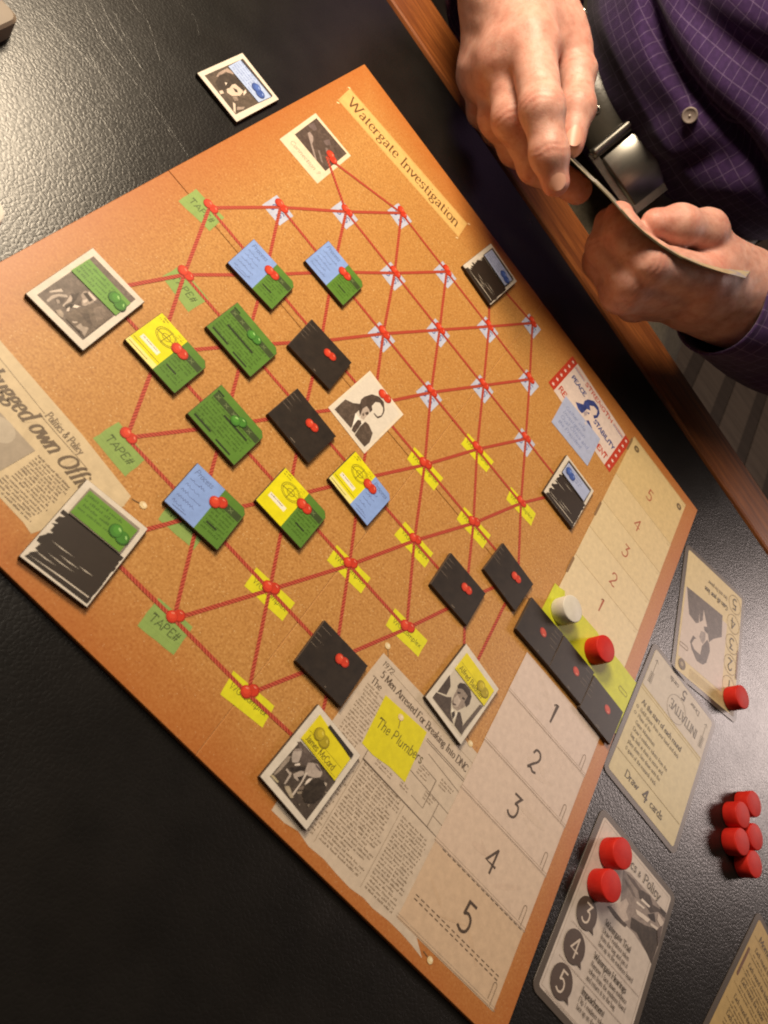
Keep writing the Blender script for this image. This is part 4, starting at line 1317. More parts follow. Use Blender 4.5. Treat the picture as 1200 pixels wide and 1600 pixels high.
# ------------------------------------------------------------------ wooden discs
def disc(label, cx, cy, z, mat, group=None, r=7.0, h=8.3):
    k = 40
    prof = [(0, 0), (r - .5, 0), (r - .15, .15), (r, .55), (r, h - .55), (r - .15, h - .15), (r - .5, h), (0, h)]
    V, F = [], []
    for (a, b) in prof[1:-1]:
        V += [(a * math.cos(2 * math.pi * i / k) * MM, a * math.sin(2 * math.pi * i / k) * MM, b * MM) for i in range(k)]
    m = len(prof) - 2
    for q in range(m - 1):
        for i in range(k):
            j = (i + 1) % k
            F.append((q * k + i, q * k + j, (q + 1) * k + j, (q + 1) * k + i))
    F.append(tuple(reversed(range(k))))
    F.append(tuple(range((m - 1) * k, m * k)))
    o = mesh_obj('wooden_disc', V, F, mat, None, smooth=True)
    for p in list(o.data.polygons)[-2:]:
        p.use_smooth = False
    o.data.set_sharp_from_angle(angle=math.radians(50)) if hasattr(o.data, 'set_sharp_from_angle') else None
    o.location = (cx * MM, cy * MM, z * MM)
    o.rotation_euler = (0, 0, random.uniform(0, 6))
    return tag(o, label, 'game piece', group)


RG = 'red wooden discs'
disc('white wooden disc standing on the yellow strip', 270.5, 178.0, .40, M_WHITE)
disc('red wooden disc on the yellow strip beside the white one', 298.8, 178.0, .40, M_RED, RG)
disc('red disc on the grey-framed picture card, nearer the card corner', 354.0, 100.9, -1.2, M_RED, RG)
disc('red disc on the picture card just above the number three bubble', 353.5, 84.1, -1.2, M_RED, RG)
disc('red disc alone on the corner of the portrait card', 406.2, 243.4, -1.2, M_RED, RG)
for (x, y), lb in zip(((437.7, 193.4), (430.3, 180.6), (434.5, 166.8), (444.6, 177.4), (448.4, 163.2)),
                      ('topmost red disc of the loose cluster on the vinyl', 'red disc second from the top of the loose cluster, left side',
                       'red disc at the left middle of the loose cluster', 'red disc at the right middle of the loose cluster', 'lowest red disc of the loose cluster')):
    disc(lb, x, y, -2.15, M_RED, RG)

disc('white wooden disc cut off by the left picture edge on the vinyl', -16.0, 81.4, -2.15, M_WHITE)
# something taupe and rounded, only its end reaching into the picture
tb = tag(empty('taupe_case', (-0.0795, 0.1330, -0.0022), math.radians(6)), 'taupe rounded case cut off by the top left corner', 'case')
n = N('taupe_plastic')
M_TAUPE = n.set(n.ramp(n.noise(n.coord(), 60, 3), [(0.3, '6d5f50'), (0.7, '7c6d5d')]), .5, .4)
V, F = slab(round_rect(22, 38, 4), 0, 9, 1.2)
mesh_obj('case_body', V, F, M_TAUPE, tb)
V, F = slab(round_rect(13, 16, 3, -6, 17), 9, 13, 1.0)
mesh_obj('case_clasp', V, F, ink('4a4036', .5), tb)

# ------------------------------------------------------------------ sleeved cards
n = N('clear_sleeve')
M_SLEEVE = n.set('5f554e', .34, .5)
n.b.inputs['Alpha'].default_value = .85


def card(label, cx, cy, rot, face_col, z=-2.15):
    t = tag(empty('sleeved_card', (cx * MM, cy * MM, z * MM), math.radians(rot)), label, 'card', 'cards lying on the table')
    V, F = slab(round_rect(64.5, 90.5, 4.2), 0.0, .38, .06)
    mesh_obj('sleeve', V, F, M_SLEEVE, t)
    p = Pr(.42)
    p.poly(round_rect(58.2, 84.2, 1.6), face_col)
    p.build('card_face', t)
    return t


def cpart(name, t, fn, z=.46):
    p = Pr(z)
    fn(p)
    return p.build(name, t)


DK = '4a4034'
t = card('pale card with initiative rules lying beside the board edge', 367.3, 177.2, -2.3, 'c9ba92')
cpart('header_panel', t, lambda p: (p.poly(rect_pts(57.8, 26, 0, 28.8), 'c3b8aa'), p.line([(-28.5, 15.2), (28.5, 15.2)], .5, 'b09a5c'), p.line([(-28.5, 13.4), (28.5, 13.4)], .4, 'b09a5c')))


def init_txt(p):
    # header is turned towards the player opposite
    p.text('INITIATIVE', 20.4, 27.2, 5.6, '5a5248', rot=180, weight=.12, squeeze=.72)
    p.text('Draw', 17.2, 38.6, 3.0, DK, rot=180, weight=.14)
    p.text('5', 4.0, 39.8, 6.2, DK, rot=180, weight=.14, serif=False)
    p.text('cards', -4.0, 38.6, 3.0, DK, rot=180, weight=.14)
    p.line(ell(0, 24.4, 8.2, 8.2, 0, 40), .35, '9d9284', True)
    for sx in (-1, 1):
        p.line([(sx * 25, 37), (sx * 25, 21)], .3, '6d6458')
        p.line([(sx * 25 - 1.4, 35.4), (sx * 25, 37.2), (sx * 25 + 1.4, 35.4)], .3, '6d6458')
        for q in range(7):
            p.line([(sx * 25 - 1.6, 20.5 + q * 1.1), (sx * 25 + 1.6, 20.9 + q * 1.1)], .3, '6d6458')
    p.text('At the start of each round', -24.5, 5.6, 3.2, DK, weight=.16, squeeze=.86)
    for k, s in enumerate(('Refill player from your hand and deck', 'Phase of the', 'Game: Momentum', 'Draw 3 evidence tokens from the', 'bag, look at them in secret and', 'place them face down onto the', '0 space of the research track')):
        p.text(s, -23.5, .8 - 4.3 * k, 2.3, '5c5140', weight=.11, squeeze=.80)
        if k < 2:
            p.line(ell(-26.2, 1.6 - 4.3 * k, .8, .8), .25, '5c5140', True)
    p.line([(-28.6, -28.6), (28.6, -28.6)], .25, 'a08c5e')
    p.text('Draw', -17.6, -37.0, 4.0, DK, weight=.15)
    p.text('4', -2.4, -38.0, 6.6, DK, weight=.16, serif=False)
    p.text('cards', 4.6, -37.0, 4.0, DK, weight=.15)


cpart('card_lettering', t, init_txt, .56)

t = card('portrait card with circled numbers lying upside down at the board corner', 376.0, 270.5, 13.5, 'd0bc90')
cpart('portrait_print', t, lambda p: p.art([q if i else (q[0], [(-27.6, 14.8), (15.4, 14.4), (15.4, -33), (-27.6, -33)]) for i, q in enumerate(ART['id'])]))


def id_txt(p):
    # the card is turned towards the player opposite
    p.text('Gain all year lose', 14.5, 27.0, 3.4, DK, rot=180, weight=.16, squeeze=.8)
    p.text('first and the power', 13.5, 33.4, 2.8, '7d6f58', rot=180, weight=.13, squeeze=.75)
    for k, d in enumerate('54321'):
        y = 33.0 - k * 14.6
        p.line(ell(21.8, y, 6.4, 6.4, 0, 32), .3, '9a8560', True)
        p.text(d, 24.0, y + 4.0, 7.8, DK, rot=180, weight=.10, serif=False)
    p.poly(round_rect(1.7, 20, .8, 28.4, -7), '7a5c4c')
    p.poly(ell(-23.4, -36.4, 3.4, 3.4), '6d5d4c')
    p.poly(ell(-23.4, -36.4, 1.4, 1.4), 'a8977c')
    p.line(round_rect(8, 2.4, 1.1, -23.5, -24.5), .3, '9a8878', True)
    for k in range(5):
        p.line([(-16, -35.5 - k * 1.2), (27, -35.5 - k * 1.2)], .2, 'b79f6c')


cpart('card_lettering', t, id_txt, .62)

t = card('grey-framed picture card with numbered bubbles three four five under two discs', 372.0, 71.0, -2.3, 'c8bbb1')
cpart('picture_print', t, lambda p: (p.line(rect_pts(55.5, 81.5), .2, 'a39488', True), p.art(ART['pol'], 0)))


def pol_txt(p):
    p.fit('Politics', -16.5, 34.4, 4.4, 18, DK, weight=.12)
    p.text('&', 3.0, 34.6, 2.6, DK, weight=.12)
    p.fit('Policy', 7.6, 34.5, 4.4, 14, DK, weight=.12)


def pol_body(p):
    for k, (h_, ls) in enumerate((('Watergate Trial', ('Draw 1 evidence token', 'from the bag and pin it', 'face up to the evidence board')), ('Watergate Hearings', ('Remove 1 face-down evidence', 'token from the evidence board', 'and return it to the bag')), ('Impeachment', ('Flip 1 evidence token', 'face up on the board')))):
        y = 2.0 - 15.9 * k
        p.text(h_, -6.2, y, 2.8, DK, weight=.15, squeeze=.86)
        for q, s in enumerate(ls):
            p.text(s, -6.2, y - 3.5 - 3.1 * q, 2.2, '574b40', weight=.11, squeeze=.80)
        p.line([(-25, y - 11.6), (27, y - 11.6)], .2, 'a39488')


cpart('card_title', t, pol_txt, .75)
cpart('card_text', t, pol_body, .75)
for d, y in (('3', -1.5), ('4', -17.5), ('5', -33.2)):
    ang = [math.radians(-68 + 316 * i / 20) for i in range(21)]
    bub = cpart('number_bubble', t, lambda p: p.poly([(-18.6 + 7.0 * math.cos(q), y + 7.0 * math.sin(q)) for q in [math.radians(-24 + 340 * i / 24) for i in range(25)]] + [(-10.6, y - 5.2)], '54463f'), .78)
    p = Pr(.82)
    p.text(d, -21.0, y - 4.2, 8.6, 'cfc0b2', weight=.10, serif=False)
    p.build('bubble_number', bub)

ca = math.atan2(76.1 - 150.8, 446.0 - 469.9) + math.pi / 2
ux, uy = math.cos(ca), math.sin(ca)
t = card('manila text card cut off by the bottom right corner', 469.9 + 32.2 * ux + 45.2 * uy, 150.8 + 32.2 * uy - 45.2 * ux, math.degrees(ca), 'b79a63')


def br_txt(p):
    p.text('Momentum', -23, 33.0, 3.6, DK, weight=.16)
    p.poly(round_rect(1.7, 19, .8, -26.8, 14.0), '6d4a34')
    for k in range(5):
        p.text('Each round the holder', -22.5, 26 - 10.5 * k, 2.6, '5c4a30', weight=.15, squeeze=.8)
        p.lines(-22.5, 24, 26 - 10.5 * k - 7.4, 26 - 10.5 * k - 3.0, 2.2, '77613c', seed=20 + k)
        p.line([(-27, 32 - 10.5 * k), (27, 32 - 10.5 * k)], .2, '9a8050')


cpart('card_lettering', t, br_txt, .5)
# ------------------------------------------------------------------ the player across the table
def at(px, py, depth):
    """a point seen at that place of the photograph, depth metres in front of the lens"""
    return np.array(CAM_POS + CAM_RIGHT * ((px - 600) / 1291.5 * depth) + CAM_DOWN * ((py - 800) / 1291.5 * depth) + CAM_FWD * depth)


def seg_dist(Q, a, b, ra, rb):
    ab = b - a
    t = np.clip(((Q - a) @ ab) / (ab @ ab), 0, 1)
    d = np.linalg.norm(Q - a - t[:, None] * ab, axis=1)
    return d - (ra + (rb - ra) * t)


def smin(a, b, k):
    h = np.clip(0.5 + 0.5 * (b - a) / k, 0, 1)
    return b * (1 - h) + a * h - k * h * (1 - h)


def surface_net(fn, lo, hi, step):
    """smooth closed mesh of the zero level of fn inside a box"""
    lo, hi = np.array(lo), np.array(hi)
    nn = np.ceil((hi - lo) / step).astype(int) + 1
    g = [lo[i] + step * np.arange(nn[i]) for i in range(3)]
    K = 4
    cn = nn // K + 2
    cg = np.stack(np.meshgrid(*[lo[i] + step * K * np.arange(cn[i]) for i in range(3)], indexing='ij'), -1)
    CD = fn(cg.reshape(-1, 3)).reshape(cn)
    ii = [(np.arange(nn[i]) + K // 2) // K for i in range(3)]
    D = CD[np.ix_(*ii)].astype(np.float32)
    msk = np.abs(D) < step * K * 1.1
    wh = np.argwhere(msk)
    D[msk] = fn(lo + step * wh)
    sgn = D < 0
    c = nn - 1
    cnt = np.zeros(c, np.int16)
    acc = np.zeros(tuple(c) + (3,), np.float64)
    crn = [(i, j, k) for i in (0, 1) for j in (0, 1) for k in (0, 1)]
    sl = lambda o: tuple(slice(o[q], o[q] + c[q]) for q in range(3))
    for a in crn:
        for q in range(3):
            if a[q] == 0:
                b = list(a)
                b[q] = 1
                da, db = D[sl(a)], D[sl(b)]
                x = (da < 0) != (db < 0)
                t = np.where(x, da / np.where(x, da - db, 1), 0)
                cnt += x
                for e in range(3):
                    acc[..., e] += np.where(x, a[e] + (t if e == q else 0), 0)
    act = cnt > 0
    idx = -np.ones(c, np.int64)
    idx[act] = np.arange(act.sum())
    ijk = np.argwhere(act)
    V = lo + step * (ijk + acc[act] / cnt[act][:, None])
    F = []
    for q in range(3):
        u, v = (q + 1) % 3, (q + 2) % 3
        a = [slice(1, c[e]) for e in range(3)]
        a[q] = slice(0, c[q])
        b = list(a)
        b[q] = slice(1, c[q] + 1)
        s0, s1 = sgn[tuple(a)], sgn[tuple(b)]
        for flip in (0, 1):
            w_ = np.argwhere((s0 & ~s1) if flip == 0 else (~s0 & s1))
            if not len(w_):
                continue
            w_ = w_ + np.array([0 if e == q else 1 for e in range(3)])
            quad = []
            for du, dv in ((0, 0), (-1, 0), (-1, -1), (0, -1)):
                o = w_.copy()
                o[:, u] += du
                o[:, v] += dv
                quad.append(idx[o[:, 0], o[:, 1], o[:, 2]])
            quad = np.stack(quad if flip == 0 else quad[::-1], 1)
            F.append(quad)
    F = np.concatenate(F)
    # relax once or twice
    for _ in range(2):
        s = np.zeros_like(V)
        m = np.zeros(len(V))
        for e in range(4):
            p, r = F[:, e], F[:, (e + 1) % 4]
            np.add.at(s, p, V[r])
            np.add.at(s, r, V[p])
            np.add.at(m, p, 1)
            np.add.at(m, r, 1)
        V = V * 0.5 + 0.5 * s / m[:, None]
    return V, F


# skin
n = N('skin')
c = n.coord()
red = n.n('ShaderNodeAttribute', attribute_name='flush').outputs['Fac']
f = n.noise(c, 120, 4, 0.65)
col = n.ramp(f, [(0.28, 'b98374'), (0.5, 'cc9a8a'), (0.74, 'd8ad9f')])
col = n.mix(n.math('MULTIPLY', n.math('GREATER_THAN', n.noise(c, 330, 2), 0.66), 0.22), col, 'b0604c')
col = n.mix(red, col, 'c9624e')
pores = n.vor(c, 1500, 'F1')
hgt = n.math('ADD', n.math('MULTIPLY', pores.outputs['Distance'], 0.5), n.math('MULTIPLY', n.noise(c, 420, 4, 0.6), 0.9))
n.bump(hgt, 0.26, 0.0006)
M_SKIN = n.set(col, 0.46, 0.4)
n.b.inputs['Subsurface Weight'].default_value = 0.28
n.b.inputs['Subsurface Radius'].default_value = (1.0, 0.35, 0.2)
n.b.inputs['Subsurface Scale'].default_value = 0.004
n = N('finger_nail')
M_NAIL = n.set('cf9c88', 0.42, 0.4)

# purple checked shirt cloth, pattern laid along the cloth (UV in metres)
def shirt_mat(name, spacing):
    n = N(name)
    uv = n.coord('UV')
    sp = n.n('ShaderNodeSeparateXYZ')
    n.l(uv, sp.inputs[0])
    ln = []
    for a in (0, 1):
        q = n.math('FRACT', n.math('DIVIDE', sp.outputs[a], spacing))
        q = n.math('ABSOLUTE', n.math('SUBTRACT', q, 0.5))
        ln.append(n.math('LESS_THAN', q, 0.034))
    grid = n.math('MAXIMUM', ln[0], ln[1])
    fz = n.noise(uv, 260, 3)
    base = n.ramp(fz, [(0.3, '37214e'), (0.7, '462d60')])
    base = n.mix(n.math('MULTIPLY', grid, n.math('ADD', n.math('MULTIPLY', fz, 0.55), 0.05)), base, '9582a8')
    weave = n.n('ShaderNodeTexWave')
    weave.inputs['Scale'].default_value = 400
    n.l(uv, weave.inputs['Vector'])
    n.bump(n.math('ADD', n.math('MULTIPLY', weave.outputs['Fac'], 0.2), n.noise(uv, 60, 4)), 0.35, 0.002)
    m = n.set(base, 0.8, 0.25)
    n.b.inputs['Sheen Weight'].default_value = 0.15
    return m


M_SHIRT = shirt_mat('purple_check_cloth', 0.0090)
n = N('trouser_cloth')
c = n.coord()
n.bump(n.noise(c, 35, 4), 0.4, 0.004)
M_TROUSER = n.set(n.ramp(n.noise(c, 300, 3), [(0.3, '4c463b'), (0.7, '5c5548')]), 0.85, 0.2)
n = N('belt_leather')
c = n.coord()
n.bump(n.noise(c, 240, 4), 0.25, 0.0006)
M_BELT = n.set('4a4640', 0.30, 0.7)
n = N('buckle_metal')
c = n.coord()
M_METAL = n.set(n.ramp(n.noise(n.mapping(c, (200, 6, 6)), 4, 3), [(0.3, 'bdbab4'), (0.7, 'd2cfc8')]), 0.27, 0.5, 1.0)

person = tag(empty('person', (0.16, 0.66, -0.74)), 'person in a purple checked shirt holding cards over the table edge', 'person')
PL = Vector(person.location)


def pmesh(name, V, F, mat, smooth=True, uvs=None, parent=None):
    off = PL if parent is None else PL
    o = mesh_obj(name, [(v[0] - off.x, v[1] - off.y, v[2] - off.z) for v in V], F, mat, parent or person, smooth=smooth, uvs=uvs)
    return o


def hand(name, palm, fingers, step=0.0011, kp=0.020, kf=0.0026, extra=None):
    """palm: list of (a, b, ra, rb); fingers: list of joint chains [(point, radius)...]"""
    pts = [q for s in palm for q in (s[0], s[1])] + [j[0] for ch in fingers for j in ch]
    lo = np.min(pts, 0) - 0.022
    hi = np.max(pts, 0) + 0.022

    def fn(Q):
        d = None
        for a, b, ra, rb in palm:
            e = seg_dist(Q, a, b, ra, rb)
            d = e if d is None else smin(d, e, kp)
        for ch in fingers:
            fd = None
            for (a, ra), (b, rb) in zip(ch, ch[1:]):
                e = seg_dist(Q, a, b, ra, rb)
                fd = e if fd is None else smin(fd, e, 0.005)
                # joints are a little thicker than the bones between them
            for (a, ra) in ch[1:-1]:
                fd = smin(fd, np.linalg.norm(Q - a, axis=1) - ra * 0.985, 0.004)
            d = smin(d, fd, kf)
        if extra is not None:
            d = extra(Q, d)
        return d
    V, F = surface_net(fn, lo, hi, step)
    # veins, tendons and soft unevenness of the flesh
    cen = V.mean(0)
    nr_ = V - cen
    lum = (np.sin(V @ np.array((310., 190, -120))) * np.sin(V @ np.array((-90., 260, 330))) + .6 * np.sin(V @ np.array((620., -410, 280))) * np.sin(V @ np.array((210., 560, -470))))
    V = V + (nr_ / np.linalg.norm(nr_, axis=1)[:, None]) * (0.00016 * lum)[:, None]
    # skin folds over the finger joints, facing the back of the finger
    flush = np.zeros(len(V))
    cp = np.array(CAM_POS)
    for ch in fingers:
        for k, (j, r) in enumerate(ch):
            if k == 0:
                dist = np.linalg.norm(V - j, axis=1)
                flush = np.maximum(flush, (0.75 if ch is fingers[0] else 0.45) * np.exp(-(dist / 0.012) ** 2))
                continue
            if k == len(ch) - 1:
                dist = np.linalg.norm(V - j, axis=1)
                flush = np.maximum(flush, 0.55 * np.exp(-(dist / 0.009) ** 2))
                continue
            ax = ch[k + 1][0] - ch[k - 1][0]
            ax = ax / np.linalg.norm(ax)
            rel = V - j
            s = rel @ ax
            rad = rel - s[:, None] * ax
            rn = np.linalg.norm(rad, axis=1)
            out = rad / np.maximum(rn, 1e-6)[:, None]
            view = cp - j
            view = view - (view @ ax) * ax
            view = view / np.linalg.norm(view)
            face = np.clip(out @ view, 0, 1)
            wob = 0.0007 * np.sin(out @ np.cross(ax, view) * 5 + k)
            amp = np.where(rn < r * 1.25, face, 0) * np.exp(-(s / (r * 0.42)) ** 2)
            groove = np.zeros(len(V))
            for o_ in ((-0.0036, 0.0, 0.0034) if k == 1 else (-0.0014, 0.0016)):
                groove += np.exp(-((s - o_ + wob) / 0.0008) ** 2)
            V = V - out * (amp * groove * 0.00033)[:, None]
            flush = np.maximum(flush, 0.22 * amp)
    o = pmesh(name, V, F, M_SKIN)
    at_ = o.data.attributes.new('flush', 'FLOAT', 'POINT')
    at_.data.foreach_set('value', flush.astype(np.float32))
    return o


def nail(parent, dip, tip, r, width=0.8, length=0.011, shift=0.0, turn=0.0, back=0.0):
    ax = tip - dip
    ax = ax / np.linalg.norm(ax)
    view = np.array(CAM_POS) - tip
    nrm = view - (view @ ax) * ax
    nrm = nrm / np.linalg.norm(nrm)
    side = np.cross(ax, nrm)
    nrm, side = nrm * math.cos(turn) + side * math.sin(turn), side * math.cos(turn) - nrm * math.sin(turn)
    V, F = [], []
    A, B = 9, 9
    for i in range(A):
        t = i / (A - 1)
        ww = width * (1 - 0.10 * abs(2 * t - 1) ** 3 - (0.35 * (1 - t) ** 6 + 0.30 * t ** 8))
        for j in range(B):
            s = -1 + 2 * j / (B - 1)
            th = s * ww
            tt = t + (0.10 * (1 - s * s) - 0.10) * (1 if t > .5 else -1) * abs(2 * t - 1)
            p = tip + ax * ((tt - 0.55) * length + shift) + (nrm * math.cos(th) + side * math.sin(th)) * (r * (1.0 - 0.08 * max(0, t - 0.4)) + 0.0001 + 0.0004 * (1 - s * s))
            p = p - nrm * back
            V.append(p)
    for i in range(A - 1):
        for j in range(B - 1):
            F.append((i * B + j, i * B + j + 1, (i + 1) * B + j + 1, (i + 1) * B + j))
    return pmesh('finger_nail', V, F, M_NAIL, parent=parent)


# right hand, pinching the end of the cards
W_ = at
rh_palm = [(W_(812, -60, .450), W_(829, 62, .428), .015, .0125), (W_(796, -60, .455), W_(790, 94, .440), .015, .0125),
           (W_(782, -60, .465), W_(767, 108, .464), .014, .0115), (W_(768, -55, .475), W_(750, 112, .482), .0135, .0105),
           (W_(800, -150, .475), W_(797, -40, .462), .024, .022), (W_(838, -30, .458), W_(893, 84, .452), .015, .0105),
           (W_(815, 20, .455), W_(868, 60, .456), .014, .011),
           (W_(833, 84, .428), W_(792, 112, .440), .0078, .0078), (W_(792, 112, .441), W_(769, 122, .463), .0075, .0075), (W_(768, 122, .464), W_(752, 124, .480), .007, .007)]
rh_f = [
    [(W_(829, 62, .428), .0125), (W_(847, 170, .410), .0103), (W_(858, 240, .411), .0088), (W_(868, 285, .415), .0071)],
    [(W_(790, 94, .440), .0122), (W_(802, 186, .433), .0104), (W_(838, 258, .447), .0092), (W_(902, 296, .449), .0080)],
    [(W_(767, 108, .464), .0112), (W_(778, 184, .455), .0098), (W_(806, 232, .468), .0088), (W_(842, 262, .473), .0078)],
    [(W_(750, 112, .482), .0100), (W_(755, 172, .482), .0086), (W_(777, 204, .489), .0078), (W_(806, 222, .489), .0070)],
    [(W_(893, 84, .452), .0104), (W_(901, 112, .449), .0096), (W_(902, 168, .440), .0088), (W_(892, 226, .436), .0070)],
]
rh = hand('right_hand', rh_palm, rh_f)
nail(rh, rh_f[0][2][0], rh_f[0][3][0], .0071, .72, .0105, -.0005, -.12)
nail(rh, rh_f[4][2][0], rh_f[4][3][0], .0070, .62, .0125, 0, -.15)

# left hand, thumb over the cards and fingers curled under them
lh_palm = [(W_(1165, 462, .520), W_(1100, 436, .480), .018, .0135), (W_(1165, 470, .522), W_(1093, 456, .492), .018, .0130),
           (W_(1160, 480, .530), W_(1080, 470, .506), .017, .0120), (W_(1150, 488, .535), W_(1062, 478, .520), .016, .0110),
           (W_(1160, 468, .522), W_(1230, 500, .548), .0215, .0225), (W_(1150, 440, .510), W_(1113, 398, .488), .018, .0150)]
lh_f = [
    [(W_(1100, 434, .474), .0130), (W_(1012, 411, .455), .0114), (W_(973, 366, .455), .0098), (W_(967, 338, .459), .0082)],
    [(W_(1093, 456, .492), .0128), (W_(984, 438, .464), .0116), (W_(947, 388, .467), .0102), (W_(952, 348, .472), .0085)],
    [(W_(1080, 470, .506), .0120), (W_(972, 457, .474), .0112), (W_(940, 408, .480), .0098), (W_(948, 372, .486), .0082)],
    [(W_(1062, 478, .520), .0110), (W_(990, 474, .498), .0098), (W_(958, 440, .500), .0086), (W_(960, 410, .504), .0074)],
    [(W_(1113, 398, .488), .0148), (W_(1104, 361, .474), .0112), (W_(1062, 352, .462), .0104), (W_(1024, 349, .457), .0082)],
]
lh = hand('left_hand', lh_palm, lh_f)

# cards held in the hands: three, fanned along their long side
edge_px = [(882, 240), (922, 280), (950, 308), (982, 344), (1005, 365), (1030, 384), (1060, 402), (1095, 417), (1125, 427), (1163, 437)]
E3 = [W_(x, y, .418 + .040 * i / 9) for i, (x, y) in enumerate(edge_px)]
arc = [0]
for a, b in zip(E3, E3[1:]):
    arc.append(arc[-1] + float(np.linalg.norm(b - a)))
tot = arc[-1]


def edge_at(s):
    s = min(max(s, 0), tot)
    for k in range(len(arc) - 1):
        if s <= arc[k + 1] + 1e-9:
            t = (s - arc[k]) / (arc[k + 1] - arc[k])
            return E3[k] * (1 - t) + E3[k + 1] * t
    return E3[-1]


n = N('card_back_print')
c = n.coord()
M_CBACK = n.set(n.ramp(n.noise(c, 110, 3), [(0.35, '8f8568'), (0.5, 'a89d7e'), (0.62, '7d7e92'), (0.75, 'b5ab90')]), .35, .5)
M_CEDGE = ink('8f886f', .5)
up_im = np.array(CAM_RIGHT * 0.57 - CAM_DOWN * 0.82)
cl = min(.088, tot)
for ci, lb in enumerate(('held card reaching furthest left, its end pinched by finger and thumb', 'middle card of the three held edge-on', 'held card reaching furthest right towards the cuff')):
    s0 = (tot - cl) * ci / 2
    NU, NV = 24, 5
    V, F, uvs = [], [], []
    for layer in (0, 1):
        for i in range(NU + 1):
            s = s0 + cl * i / NU
            p = edge_at(s)
            vd = p - np.array(CAM_POS)
            vd = vd / np.linalg.norm(vd)
            tilt = 0.03 + 0.20 * max(0.0, (s / tot - 0.45)) / 0.55
            wd = vd + up_im * tilt
            wd = wd / np.linalg.norm(wd)
            tn = edge_at(s + .002) - edge_at(s - .002)
            nr = np.cross(tn, wd)
            nr = nr / np.linalg.norm(nr)
            if nr @ up_im < 0:
                nr = -nr
            for j in range(NV + 1):
                V.append(p + wd * (.063 * j / NV) + nr * (.00034 * ci + (.00028 if layer else 0)))
    NVp = NV + 1
    off = (NU + 1) * NVp
    mi = []
    for i in range(NU):
        for j in range(NV):
            q = (i * NVp + j, i * NVp + j + 1, (i + 1) * NVp + j + 1, (i + 1) * NVp + j)
            F.append(q)
            F.append(tuple(v + off for v in reversed(q)))
            mi += [0, 0]
    ring = [i * NVp for i in range(NU + 1)] + [NU * NVp + j for j in range(1, NVp)] + [i * NVp + NV for i in range(NU - 1, -1, -1)] + [j for j in range(NV - 1, 0, -1)]
    for a, b in zip(ring, ring[1:] + ring[:1]):
        F.append((a, b, b + off, a + off))
        mi.append(1)
    base = edge_at(s0 + cl / 2)
    o = mesh_obj('held_card', [v - base for v in V], F, [M_CBACK, M_CEDGE], None, mi)
    o.location = base
    tag(o, lb, 'card', 'cards held in the hands')

# torso of the shirt
XC, YC = 0.160, 0.716


def front(z):
    # how far the belly stands out at a height
    pts = [(-.060, .086), (-.020, .098), (-.004, .112), (.016, .132), (.040, .140), (.075, .140), (.11, .138), (.18, .128), (.28, .118), (.40, .105), (.48, .06)]
    for (z0, b0), (z1, b1) in zip(pts, pts[1:]):
        if z <= z1:
            t = (z - z0) / (z1 - z0)
            t = t * t * (3 - 2 * t) if z0 < -.02 else t
            return b0 + (b1 - b0) * t
    return pts[-1][1]


def torso(th, z):
    b = front(z)
    a = .128 + (.03 if z > .1 else .03 * max(z, 0) / .1)
    e = .82
    cx = math.copysign(abs(math.sin(th)) ** e, th) * a
    cy = -math.copysign(abs(math.cos(th)) ** e, math.cos(th)) * b
    p = np.array((XC + cx, YC + cy, z))
    # cloth folds: a gape beside the button placket and drags across the belly
    x = cx
    d = 0.0
    if cy < 0:
        zf = .058 + .05 * x + .004 * math.sin(x * 40)
        q = z - zf
        # deep crease along the belly with a roll of cloth hanging over it
        depth = 1 / (1 + math.exp(-(x + .085) / .02))
        d -= depth * .020 * math.exp(-(q / .0055) ** 2)
        d += depth * .010 * math.exp(-((q - .020) / .012) ** 2)
        d -= depth * .010 * math.exp(-((q - .050 - .35 * x) / .010) ** 2)
        d += depth * .008 * math.exp(-((q - .075 - .4 * x) / .016) ** 2)
        # button placket: a doubled strip down the front
        if q < .004:
            d += .0022 / (1 + math.exp(-(x + .016) / .0008)) / (1 + math.exp((x - .016) / .0008))
        d -= .006 * math.exp(-((x - .040 - .5 * q) / .008) ** 2) * math.exp(-((z - .015) / .03) ** 2)
        d += .004 * math.exp(-((x - .060 - .3 * q) / .012) ** 2)
        d += .0022 * math.sin(x * 90 + z * 40) * math.exp(-((x - .03) / .06) ** 2)
        d += .0012 * math.sin(z * 130 - x * 60)
    nrm = np.array((cx / a ** 2, cy / b ** 2, 0.0))
    nrm = nrm / np.linalg.norm(nrm)
    return p + nrm * d


NT, NZ = 220, 190
V, F, uvs = [], [], []
for j in range(NZ + 1):
    z = -.060 + .540 * (j / NZ) ** 1.5
    acc_u = 0.0
    prev = None
    row = []
    for i in range(NT + 1):
        th = -math.pi + 2 * math.pi * i / NT
        p = torso(th, z)
        if prev is not None:
            acc_u += float(np.linalg.norm(p - prev))
        prev = p
        V.append(p)
        row.append(acc_u)
    mid = row[NT // 2]
    sz = z + .5 * max(0, .02 - z)
    hi = 1 / (1 + math.exp(-(z - .060) / .003))
    uvs += [(r - mid + (.0035 if r > mid + .016 else 0) + hi * (.003 + .55 * (z - .060)), sz * 1.02 - hi * .30 * (r - mid)) for r in row]
for j in range(NZ):
    for i in range(NT):
        q = j * (NT + 1) + i
        F.append((q, q + 1, q + NT + 2, q + NT + 1))
F.append(tuple(range(NZ * (NT + 1), NZ * (NT + 1) + NT)))
shirt = pmesh('shirt', V, F, M_SHIRT, uvs=uvs)


